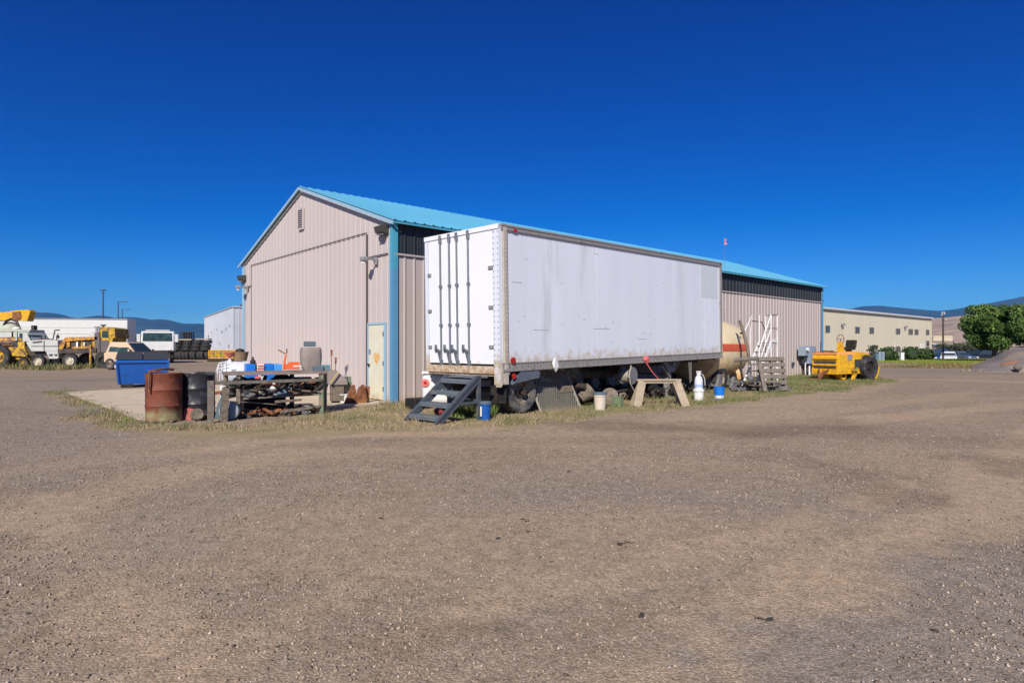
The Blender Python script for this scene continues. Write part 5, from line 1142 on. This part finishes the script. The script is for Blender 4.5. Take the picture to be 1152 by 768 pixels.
# -- white cabover truck
CT=thing('cabover_truck','white cabover truck with wide windshield facing the yard beside the tyre stack','truck',GX(178,57.),R(-64))
w=1.3
b=MB(); b.prism([(-1.0,1.05),(-1.0,2.85),(-.3,2.95),(.6,2.9),(.85,2.0),(.92,1.15)],-w,w); cb=part('cab',b,m_truckwhite,CT,bevel=.06)
b=MB(); b.add([(.885,-w*.9,2.02),(.885,w*.9,2.02),(.66,w*.88,2.76),(.66,-w*.88,2.76)],[(0,1,2,3)]); part('windshield',b,m_tealglass,cb)
b=MB(); b.box((.3,0,3.0),(.5,1.9,.10)); part('visor',b,m_truckwhite,cb)
b=MB(); b.box((.7,.1,.85),(.5,1.5,.45)); part('front_attachment',b,m_orange,CT)
b=MB(); b.box((.8,0,.62),(.2,2.5,.25)); part('bumper',b,m_dark,CT)
b=MB(); b.box((-3,0,.85),(5,1.0,.3)); part('chassis',b,m_chassis,CT)
b=MB(); b.box((-3.5,0,1.6),(4.2,2.4,1.0)); part('flat_body',b,m_palegrey,CT)
for sy in (-1,1):
    wheel(CT,(-.1,sy*1.1,.5),.5,.3,'y',m_tyre,m_rim)
    b=MB(); b.box((.7,sy*1.5,2.3),(.08,.28,.7)); b.bar((.7,sy*1.25,2.6),(.7,sy*1.5,2.6),.05); part('mirror',b,m_truckwhite,CT)
    b=MB(); b.box((.93,sy*.95,1.3),(.05,.3,.2)); part('headlight',b,m_whitep,CT)
# -- tyre stack
D=72.; m1=D/F
tm=None; rt=.52; wt_=.42
def tyre_thing(loc,rot,lab):
    global tm
    if tm is None:
        b=MB(); b.lathe([(.28,-.15),(.42,-.20),(.50,-.18),(.52,-.1),(.52,.1),(.50,.18),(.42,.20),(.28,.15)],18,cap=False)
        for i in range(18):
            a=2*math.pi*i/18; b.box((.53*math.cos(a),.53*math.sin(a),0),(.03,.07,.36),(0,0,a))
        tm=b.mesh('tyre',False); tm.materials.append(m_tyre)
    o=bpy.data.objects.new('tyre',tm); COL.objects.link(o); o.location=loc; o.rotation_euler=rot; o['label']=lab; o['category']='tyre'; o['group']='stacked tyres'; return o
bx=GX(216,D)
for k in range(11): tyre_thing(bx+Vector((-2.15+k*.43,.1*(k%2),.53)),(0,R(90),R(rs.uniform(-8,8))),'black tyre standing on edge in the bottom row of the tyre stack')
for k in range(4):
    for j in range(3): tyre_thing(bx+Vector((-1.75+k*1.1+.1*j,0,1.25+j*.40)),(R(rs.uniform(-6,6)),R(rs.uniform(-6,6)),0),'black tyre lying flat in the upper layers of the tyre stack')
for k in range(9): tyre_thing(bx+Vector((-1.9+k*.46,1.2,.53)),(0,R(90),0),'black tyre standing on edge in the back row of the tyre stack')
t=thing('wire_cage','dark open cage on a wooden skid on top of the tyre stack','cage',bx+Vector((-.55,0,2.27)),0)
b=MB(); b.box((0,0,.06),(1.5,1.0,.14)); part('skid',b,m_woodtan,t)
b=MB()
for x in (-.55,-.3,0,.3,.55):
    for y in (-.4,.4): b.box((x,y,.5),(.09,.09,.75))
b.box((0,0,.90),(1.3,.9,.09)); b.box((0,0,.5),(1.2,.85,.05)); part('frame',b,m_dark,t)
b=MB(); b.box((0,0,0),(1.5,.9,.14)); solo('skid_board',b,m_woodtan,'wooden skid board lying on the right of the tyre stack top','board',loc=bx+Vector((1.35,0,2.40)))
# -- long pale storage shed behind the shop
SHc=GX(262,70); ux=Vector((-.53,.85,0)); uy=Vector((.85,.53,0)); sa=math.atan2(ux.y,ux.x)
SH=thing('storage_shed','long pale weathered metal shed seen past the left end of the shop','shed',SHc,sa)
b=MB(); Ls=30; hw=6.0
prof=[]
vs=[];fs=[]
def ribw(o,d_,n_,L,z0,z1):
    b=MB(); ribbed(b,o,d_,n_,L,lambda s:z0,lambda s:z1,.6,.05,.0); return b
part('side_wall',ribw((0,0,0),(1,0,0),(0,1,0),Ls,.2,hw),m_farwhite,SH)
part('end_wall',ribw((0,0,0),(0,-1,0),(-1,0,0),12,.2,hw),m_farwhite,SH)
b=MB(); b.box((Ls/2,-6,hw+.02),(Ls+.3,12.2,.12)); part('roof',b,m_farwhite,SH)
b=MB(); b.box((.6,-2.2,hw+.2),(1.2,2.5,.3)); part('roof_hatch',b,m_dark,SH)
b=MB()
for x,z in ((2,3.9),(5,3.6),(9,3.4),(14,3.8),(20,3.5),(3,1.6),(11,1.9),(24,3.0)): b.box((x,.06,z),(.35,.03,.35))
part('patch',b,m_grey,SH)
for i in range(5):
    p=GX(239+i*8,62); t=thing('steel_bin','yellow framed steel bin with green side in the row below the pale shed','bin',p,R(5)); t['group']='yellow steel bins below the shed'
    b=MB(); b.box((0,0,.75),(.42,.5,.75)); part('panel',b,m_orange if i%2==0 else m_yellow2,t)
    b=MB(); b.box((.36,0,.75),(.26,.45,.72)); part('side',b,m_green,t)
    b=MB(); b.box((.12,-.27,1.14),(.78,.06,.08)); b.box((.12,-.27,.38),(.78,.06,.08)); b.box((-.24,-.27,.75),(.07,.06,.8)); part('frame',b,m_yellow,t); b=MB(); b.box((.0,0,.17),(.8,.6,.3)); part('skid',b,m_dark,t)
# -- lamp poles and vegetation
def pole(px,D,pytop,arm,lab):
    t=thing('lamp_pole',lab,'light pole',GX(px,D),0); zt=CH+(HZ-pytop)*D/F
    b=MB(); b.cyl((0,0,0),(0,0,zt),.16,.10,n=8); part('pole',b,m_seam,t,True)
    b=MB()
    if arm: b.box((arm/2,0,zt),(arm,.12,.12)); b.box((arm,0,zt),(.9,.4,.14))
    else: b.box((0,0,zt+.1),(.9,.4,.2)); b.box((0,0,zt-.4),(.5,.2,.1))
    part('lamp_head',b,m_seam,t)
pole(116,118,327,0,'tall dark light pole with a small head behind the white trailer')
pole(133,140,339.5,1.5,'dark light pole with an arm to the right, middle of the three')
pole(137.5,165,348,1.5,'shortest looking dark light pole with an arm by the trailer end')

# weathering details on the parked machines: hoses, rails, panel gaps
D=45.0; m1=D/F
def q(px,py): return ((px-10)*m1,CH+(HZ-py)*m1)
b=MB(); b.tube([(q(30,392)[0],-.66,q(30,392)[1]),(q(36,396)[0],-.72,q(36,396)[1]),(q(40,403)[0],-.7,q(40,403)[1])],.05,6); part('hydraulic_hose',b,m_dark,LO,True)
b=MB(); poly(b,[(0,383.5),(35,383),(35,383.8),(0,384.3)],-.62,-.6); part('panel_gap',b,m_seam,LO)
b=MB(); poly(b,[(0,379.5),(30,378.9),(30,379.6),(0,380.2)],-.3,.3); b.cyl((q(14,380)[0],0,q(14,380)[1]),(q(14,372)[0],0,q(14,372)[1]),.05,n=8); part('exhaust',b,m_rust,LO)
D=44.6; m1=D/F
b=MB(); poly(b,[(46,389),(76,389),(76,389.6),(46,389.6)],-.93,-.9); poly(b,[(60,383),(60.7,383),(60.7,395),(60,395)],-.93,-.9); part('panel_gap',b,m_seam,TR)
b=MB(); poly(b,[(66,398),(70,398),(70,400),(66,400)],-.93,-.9); poly(b,[(72,398),(75,398),(75,400),(72,400)],-.93,-.9); part('step_hole',b,m_seam,TR)
b=MB(); poly(b,[(48,384.5),(58,383.5),(58,385),(48,386)],-.93,-.9); part('side_vent',b,m_seam,TR)
# ================================================================ foliage
def leafmesh(name,clumps,n,size,pal,flat=.0):
    """clumps: list of (x,y,z,rx,ry,rz); leaves scattered through every clump's outer volume"""
    w=np.array([c[3]*c[4]*c[5] for c in clumps])**.66; w/=w.sum(); k=rng.choice(len(clumps),n,p=w); C=np.array(clumps)[k]
    d=rng.normal(size=(n,3)); d/=np.linalg.norm(d,axis=1)[:,None]; r=(.55+.5*rng.random(n)**.6)
    p=C[:,:3]+d*r[:,None]*C[:,3:]
    a=rng.normal(size=(n,3)); a/=np.linalg.norm(a,axis=1)[:,None]; b_=np.cross(a,rng.normal(size=(n,3))); b_/=np.linalg.norm(b_,axis=1)[:,None]
    s=size*(.5+rng.random(n))[:,None]
    co=np.stack([p-a*s,p+b_*s*.6,p+a*s,p-b_*s*.6],1)
    me=rawmesh(name,co.reshape(-1,3),np.arange(4*n).reshape(-1,4),4)
    pal=np.array(pal); ct=rng.random(len(clumps)); i=np.clip(((ct[k]*.6+rng.random(n)*.5))*len(pal),0,len(pal)-1).astype(int); col=pal[i]*(.75+.5*rng.random(n))[:,None]
    at=me.color_attributes.new('tint','FLOAT_COLOR','POINT'); at.data.foreach_set('color',np.repeat(np.concatenate([col,np.ones((n,1))],1),4,0).astype(np.float32).ravel())
    me.materials.append(m_leaf); return me
m_leaf=attr_mat('leaf',.6)
LP=[(.04,.08,.02),(.065,.125,.028),(.10,.17,.038),(.14,.215,.05)]
def tree(lab,loc,h,r,n,size,trunk_h,seed,pal=LP,nm='tree',lean=0):
    q=random.Random(seed); t=thing(nm,lab,'tree',loc,q.uniform(0,6)); cl=[]
    for i in range(90):
        a=q.uniform(0,6.28); rr=r*math.sqrt(q.random())*.78; z=trunk_h+(h-trunk_h)*q.uniform(.12,.88); k=1-abs((z-trunk_h)/(h-trunk_h)-.5)**2*1.9; s=q.uniform(.15,.30)*r
        cl.append((rr*math.cos(a)*k,rr*math.sin(a)*k,z,s,s,s*.75))
    me=leafmesh('crown',cl,n,size,pal); o=bpy.data.objects.new('crown',me); link(o,t)
    b=MB(); b.tube([(0,0,-.1),(.05,0,trunk_h*.6),(.1,.05,trunk_h*1.1),(0,0,h*.75)],[.22*r/3,.17*r/3,.13*r/3,.04],8)
    for i in range(9):
        c=cl[i*5]; z0=q.uniform(.7,1.2)*trunk_h; b.tube([(.05,0,z0),(c[0]*.5,c[1]*.5,(z0+c[2])/2+.1),(c[0],c[1],c[2])],[.10*r/3,.06*r/3,.02],6)
    part('trunk',b,m_bark,t,True); return t
# ================================================================ right background
# cream office building
D0=85.; nl=GX(915,83.5); fr=GX(1047.5,116.); du=(fr-nl).normalized(); Lc=(fr-nl).length; ca=math.atan2(du.y,du.x)
nl2=nl-du*12; Lc+=12
CBh=6.6
CB=thing('office_building','long two-storey cream ribbed metal building beyond the shop','building',nl2,ca)
def cz(px,py):
    r=(px-CX)/F; s=(r*nl2.y-nl2.x)/(du.x-r*du.y); y=nl2.y+du.y*s; return s,CH+(HZ-py)*y/F
zA=cz(925,347.5)[1]; zB=cz(1047,357.5)[1]; CBh=(zA+zB)/2
b=MB(); ribbed(b,(0,0,0),(1,0,0),(0,-1,0),Lc,lambda s:0,lambda s:CBh,.9,.02,.0); wl=part('side_wall',b,m_cream,CB)
b=MB(); b.box((Lc-.02,9,CBh/2),(.04,18,CBh)); part('end_wall',b,m_cream,CB)
b=MB(); b.add([(0,-.3,CBh),(Lc+.2,-.3,CBh),(Lc+.2,9,CBh+.55),(0,9,CBh+.55),(0,18.3,CBh),(Lc+.2,18.3,CBh)],[(0,1,2,3),(3,2,5,4),(1,5,2)]); part('roof',b,m_creamtrim,CB)
b=MB(); b.box((Lc/2,-.33,CBh+.04),(Lc+.3,.08,.26)); b.box((Lc/2,-.1,CBh-.08),(Lc,.2,.06)); part('fascia',b,m_creamtrim,CB)
b=MB(); b.box((Lc-.12,-.08,CBh/2),(.2,.06,CBh)); part('corner_trim',b,m_cream,CB)
for (px,py,wpx) in ((930.5,369.8,4.6),(964,371,4.6),(980,371.5,4.6),(1009.8,372.5,4.4),(1024,373,4.4),(1030.6,373.3,3.8),(1043,373.6,3.4),(1043.2,386,3.2),(1009.8,392.6,4.4),(1024,392.6,4.4),(1030.6,392.7,3.8),(1043.2,392.8,3.4)):
    s,z=cz(px,py); y=nl2.y+du.y*s; sc=y/F; s1,_=cz(px+wpx/2,py); s0,_=cz(px-wpx/2,py); ww=s1-s0
    b=MB(); b.box((s,-.07,z),(ww+.12,.06,.95)); wf=part('window_frame',b,m_rail,CB)
    for k in (-1,1):
        b=MB(); b.box((s+k*ww*.26,-.11,z),(ww*.40,.03,.82)); part('pane',b,m_glass,wf)
s,z=cz(1037,393); b=MB(); b.box((s,-.06,1.05),(1.6,.06,2.1)); part('door',b,m_whitep,CB)
for px,py in ((946.5,365),(1017.5,367.5)):
    s,z=cz(px,py); b=MB(); b.box((s,-.25,z),(.6,.4,.3)); b.box((s,-.12,z-.3),(.15,.2,.4)); part('wall_lamp',b,m_lampgrey,CB)
s,z=cz(1009,385); b=MB(); b.cyl((s-1.6,-.12,0),(s-1.6,-.12,2.2),.08,n=8); part('downspout',b,m_creamtrim,CB)
# lawn items
def bush(px,D,r,h,n,lab,seed,pal=[(.03,.06,.018),(.045,.085,.02),(.06,.11,.03)]):
    q=random.Random(seed); t=thing('round_bush',lab,'bush',GX(px,D),0); cl=[(q.uniform(-.35,.35)*r,q.uniform(-.3,.3)*r,h*q.uniform(.3,.62),r*.62,r*.62,h*.42) for _ in range(9)]
    me=leafmesh('foliage',cl,n,.09,pal); link(bpy.data.objects.new('foliage',me),t)
    b=MB(); b.sphere((0,0,h*.45),1,12,8,(r*.72,r*.72,h*.42)); b.cyl((0,0,0),(0,0,h*.4),.12); part('stem',b,m_leafcore,t,True)
m_leafcore=pm('inner_leaves',(.03,.05,.018),.9,0,.4,6)
bush(999,63,.95,1.55,2600,'rounded dark bush right of the pale transformer cabinet',1)
bush(1024,66,.95,1.6,2600,'rounded dark bush at the left of the pair beside the utility pole',2)
bush(1041,67,1.15,1.35,2600,'wider lighter bush at the right of the pair beside the utility pole',3,[(.06,.10,.025),(.08,.13,.03),(.1,.15,.04)])
t=thing('transformer_cabinet','pale blue green utility cabinets on the lawn behind the roller','cabinet',GX(989,62.5),R(20))
b=MB(); b.box((0,0,.5),(.8,.6,1.0)); part('cabinet_body',b,m_meter,t,bevel=.02); b=MB(); b.box((-.75,0,.42),(.45,.45,.84)); part('side_cabinet',b,m_teal,t,bevel=.02); b=MB(); b.box((0,-.31,.5),(.04,.02,.9)); part('door_gap',b,m_seam,t)
b=MB(); b.box((0,0,.45),(.35,.3,.8)); b.box((0,0,.88),(.4,.35,.08)); solo('lawn_box',b,m_whitep,'small white box between the bushes on the lawn','box',loc=GX(1014.5,64),bevel=.02)
tree('thin young sapling with few leaves in front of the utility cabinets',GX(982,61.5),1.75,.6,260,.10,.6,5,[(.08,.1,.06),(.05,.07,.04)],nm='sapling')
# utility pole
t=thing('utility_pole','wooden pole with a lamp near the top standing on the lawn','pole',GX(1061,64),0)
b=MB(); b.cyl((0,0,-.2),(0,0,5.0),.10,.075,n=10); part('pole',b,m_polewood,t,True)
b=MB(); b.bar((-.2,0,4.75),(.2,0,4.95),.06); b.cyl((-.1,0,4.9),(-.1,0,5.1),.04); b.cyl((.1,0,4.9),(.1,0,5.1),.04); part('insulator',b,m_whitep,t)
b=MB(); b.bar((0,0,4.4),(.2,-.05,4.45),.04); b.lathe([(.05,.0),(.16,-.08),(.17,-.25),(.001,-.28)],14,Matrix.Translation((.22,-.05,4.45))); part('lamp_head',b,m_woodtan,t,True)
t=thing('utility_pole','thin distant pole between the parked cars and the brown hill','pole',GX(1072.5,125),0)
b=MB(); b.cyl((0,0,-.2),(0,0,2.6),.10,.08,n=8); part('pole',b,m_polewood,t,True)
# parked cars
def car(loc,rot,m,lab,kind=0):
    t=thing('parked_car',lab,'car',loc,rot,'cars parked beyond the lawn'); w=.88
    hh=1.45 if kind==0 else 1.7
    b=MB(); b.prism([(-2.2,.28),(-2.25,.75),(-2.1,.92),(-1.2,.98),(1.0,.95),(2.0,.80),(2.22,.62),(2.2,.28)],-w,w); part('body',b,m,t,bevel=.06)
    b=MB(); vs=[]; xb=-1.75 if kind==0 else -2.1
    for x,z,ww in ((xb,.95,w*.95),(1.05,.95,w*.95),(.25,hh,w*.74),(-1.2 if kind==0 else -1.85,hh,w*.74)): vs+=[(x,-ww,z),(x,ww,z)]
    b.add(vs,[(0,2,4,6),(1,7,5,3),(2,3,5,4),(0,6,7,1),(6,4,5,7)]); cb=part('cabin',b,m,t,bevel=.03)
    def lerp(a,c,k): return tuple(a[i]+(c[i]-a[i])*k for i in range(3))
    for sy in (-1,1):
        b=MB(); x3=-1.2 if kind==0 else -1.85
        b.add([(xb+.25,sy*w*.955,1.0),(.85,sy*w*.955,1.0),(.2,sy*w*.77,hh-.08),(x3+.1,sy*w*.77,hh-.08)],[(0,1,2,3)]); part('side_window',b,m_glass,cb)
        for x in (-1.4,1.35): wheel(t,(x,sy*.8,.32),.32,.2,'y',m_tyre,m_lampgrey,rr=.2)
        b=MB(); b.box((2.18,sy*.62,.68),(.08,.3,.12)); part('headlight',b,m_whitep,t)
        b=MB(); b.box((-2.23,sy*.65,.75),(.06,.26,.12)); part('tail_light',b,m_lensred,t)
    b=MB(); b.add([(1.04,-.78,1.0),(1.04,.78,1.0),(.31,.63,hh-.06),(.31,-.63,hh-.06)],[(0,1,2,3)]); part('windshield',b,m_glass,cb)
    b=MB(); x3=-1.2 if kind==0 else -1.85; b.add([(xb-.02,-.75,1.02),(xb-.02,.75,1.02),(x3-.04,.62,hh-.07),(x3-.04,-.62,hh-.07)],[(0,1,2,3)]); part('rear_window',b,m_glass,cb)
Zc=-.55
def CG(px,D): v=GX(px,D); v.z=Zc; return v
car(CG(1053,80),R(-110),m_carblue,'deep blue hatchback parked left of the utility pole')
car(CG(1067,79),R(-125),m_carwhite,'pale bluish white car parked just right of the utility pole')
car(CG(1079,84),R(-80),pm('car_slate',(.10,.14,.22),.25,.3),'silver blue car in the middle of the row beyond the lawn')
car(CG(1086,88),R(200),m_cardark,'dark navy car seen side-on right of the silver one')
car(CG(1102,84),R(185),m_cardark,'black car at the right end of the row, partly behind the gravel heap',1)
car(CG(1095,96),R(-90),m_cardark,'charcoal car in the back row behind the navy one')
car(CG(1060,92),R(-90),m_carblue,'blue car in the back row behind the utility pole',1)
# tree and distant greenery
tree('large broad green tree behind the gravel heap at the right',GX(1119,60),5.7,3.15,38000,.10,1.2,11)
tree('second green tree cut by the right edge of the frame',GX(1184,66),4.6,2.6,16000,.12,.8,12)
for i,(px,D,h,r) in enumerate(((1086,118,2.2,2.6),(1096,140,2.5,3),(1075,150,2.0,3),(1110,120,1.9,3.4),(1064,200,2.6,3.2),(1081,230,3,3))):
    tree('low grey green shrub tree on the flat before the brown hill',GX(px,D),h,r,900,.22,.2,30+i,[(.06,.075,.04),(.08,.09,.05)],nm='shrub_tree')['group']='shrub trees before the brown hill'
for i,(px,D,h,r) in enumerate(((140,105,2.9,3),(147,100,2.4,2.6),(153,104,3.0,3),(158,110,2.2,2.6),(197,120,1.9,3))):
    tree('dark distant shrub tree between the machines and mountains',GX(px,D),h,r,1200,.22,.2,50+i,[(.035,.035,.03),(.05,.04,.03)],nm='shrub_tree')['group']='dark shrubs in the left distance'
# distant houses on the brown hill foot
def house(px,D,w_,h_,m,lab):
    t=thing('distant_house',lab,'house',GX(px,D),R(10),'pale houses at the foot of the brown hill'); z=(HZ-388.8)/F*D+CH
    t.location.z=max(-1,z-h_*.5)-1.0
    b=MB(); b.box((0,0,h_/2),(w_,w_*.7,h_)); part('wall',b,m,t); b=MB(); b.prism([(-w_*.55,h_),(w_*.55,h_),(0,h_*1.45)],-w_*.4,w_*.4); part('roof',b,m_lampgrey,t)
for px,D,w_ in ((1048,700,6),(1051,720,7),(1056,710,6),(1060,705,6),(1064,720,5)): house(px,D,w_,2.6,m_whitep,'pale low house in the row at the foot of the brown hill')
b=MB(); b.box((0,0,2.2),(24,8,4.4)); b.prism([(-12.2,4.4),(12.2,4.4),(11,5.8),(-11,5.8)],-4.2,4.2); solo('long_barn',b,pm('barn_tan',(.55,.47,.33),.8),'long tan barn on the lower slope of the brown hill','barn',loc=GX(1057.5,690)+Vector((0,0,8)),rot=R(8))
b=MB(); b.box((0,0,1.5),(34,2.,3.0)); solo('retaining_wall',b,pm('far_tan',(.5,.42,.3),.9),'low tan embankment wall behind the distant barn','wall',loc=GX(1058,760)+Vector((0,0,3.)),rot=R(5))
# gravel heap at the right
nx,ny=110,60; xs=np.linspace(22,62,nx); ys=np.linspace(36,58,ny); X,Y=np.meshgrid(xs,ys)
cx_=46.; sd_=X-.735*Y; prof_=np.clip(sd_/3.0,0,1)**1.1*1.15+np.clip((sd_-2)/4,0,1)*.65
dep=np.clip(1-((Y-45.5)/9.)**2,0,1)**.8
Z=prof_*dep*(1+.25*(fbm(X,Y,77,.35)-.5))+ (fbm(X,Y,79,1.6)-.5)*.22*np.clip(prof_*dep*3,0,1)+(fbm(X,Y,83,.9,5)-.45)*.55*np.clip((sd_+1)/2,0,1)*np.exp(-((Y-39.5)/2.5)**2)
edge=np.minimum(np.minimum(X-22,62-X),np.minimum(Y-36,58-Y)); Z=np.where(edge<.5,-.3,Z-.05)
i=np.arange(nx*ny).reshape(ny,nx); fa=np.stack([i[:-1,:-1],i[:-1,1:],i[1:,1:],i[1:,:-1]],-1).reshape(-1,4)
me=rawmesh('gravel_heap',np.stack([X,Y,Z],-1).reshape(-1,3),fa,4); me.shade_smooth()
o=bpy.data.objects.new('gravel_heap',me); COL.objects.link(o); o['kind']='stuff'; o['label']='long heap of grey gravel and brown rubble at the right edge'; o['category']='gravel heap'
me.materials.append(pm('heap_gravel',(.21,.18,.165),.95,0,.3,3,second=(.30,.23,.16),amt=.42,sscale=.6,bump=1.,bscale=8))
b=MB(); b.sphere((0,0,0),1,12,8,(1.5,1.0,.38)); solo('clay_mound',b,pm('orange_clay',(.42,.17,.07),.95,0,.3,3,bump=.5,bscale=6),'orange clay mound at the right edge in front of the gravel heap','clay mound',loc=(GX(1153,39)+Vector((0,0,.25))),smooth=True)
b=MB(); b.sphere((0,0,-.06),.22,9,6,(1.1,.8,.8)); solo('grey_rock',b,m_wood,'round brownish grey boulder below the orange clay mound','boulder',loc=GX(1145,36.5)+Vector((0,0,.33)),smooth=True)
rr=random.Random(5)
for i in range(40):
    b=MB(); s=rr.uniform(.05,.17); b.sphere((0,0,0),1,7,5,(s,s*.8,s*.6)); b.v=[(x*rr.uniform(.8,1.2),y*rr.uniform(.8,1.2),z*rr.uniform(.8,1.2)) for x,y,z in b.v]
    D=rr.uniform(36.2,42); p=GX(rr.uniform(1075,1152),D); solo('rubble_rock',b,m_rocks if i else pm('rubble',(.26,.21,.16),.95,0,.3,5),'brown rock scattered along the foot of the gravel heap','rock',group='rocks along the gravel heap',loc=p+Vector((0,0,.04)),rot=rr.uniform(0,6)); m_rocks=bpy.data.materials['rubble']
# little things on the yard
for i,(px,py) in enumerate(((594,598),(560,606),(697,613),(588,584),(866,697),(722,693),(1052,710),(640,530))):
    b=MB(); s=.016+.004*(i%3); b.sphere((0,0,.004),s,7,5,(1.3,.7,.5)); b.v=[(x*rr.uniform(.6,1.5),y*rr.uniform(.6,1.5),z) for x,y,z in b.v]; solo('dirt_clod',b,m_chassis,'small dark clod lying on the open gravel','clod',group='dark clods on the gravel',loc=G(px,py),rot=i*.9)

# dry twigs lying on the gravel
for i,(px,py,k) in enumerate(((697,612,.05),(590,588,.035),(430,585,.035),(860,698,.03))):
    b=MB(); q=random.Random(60+i); pts=[(0,0,.01)]
    for j in range(5): pts.append((pts[-1][0]+q.uniform(.2,.6)*k,pts[-1][1]+q.uniform(-.5,.5)*k,.008+q.uniform(0,.2)*k))
    b.tube(pts,.004,5); b.tube([pts[2],(pts[2][0]+.2*k,pts[2][1]+.6*k,.02)],.003,4); b.tube([pts[3],(pts[3][0]+.1*k,pts[3][1]-.5*k,.015)],.003,4)
    solo('dry_twig',b,m_bark,'small dry twig lying on the open gravel','twig',group='twigs on the gravel',loc=G(px,py),rot=i*1.1)
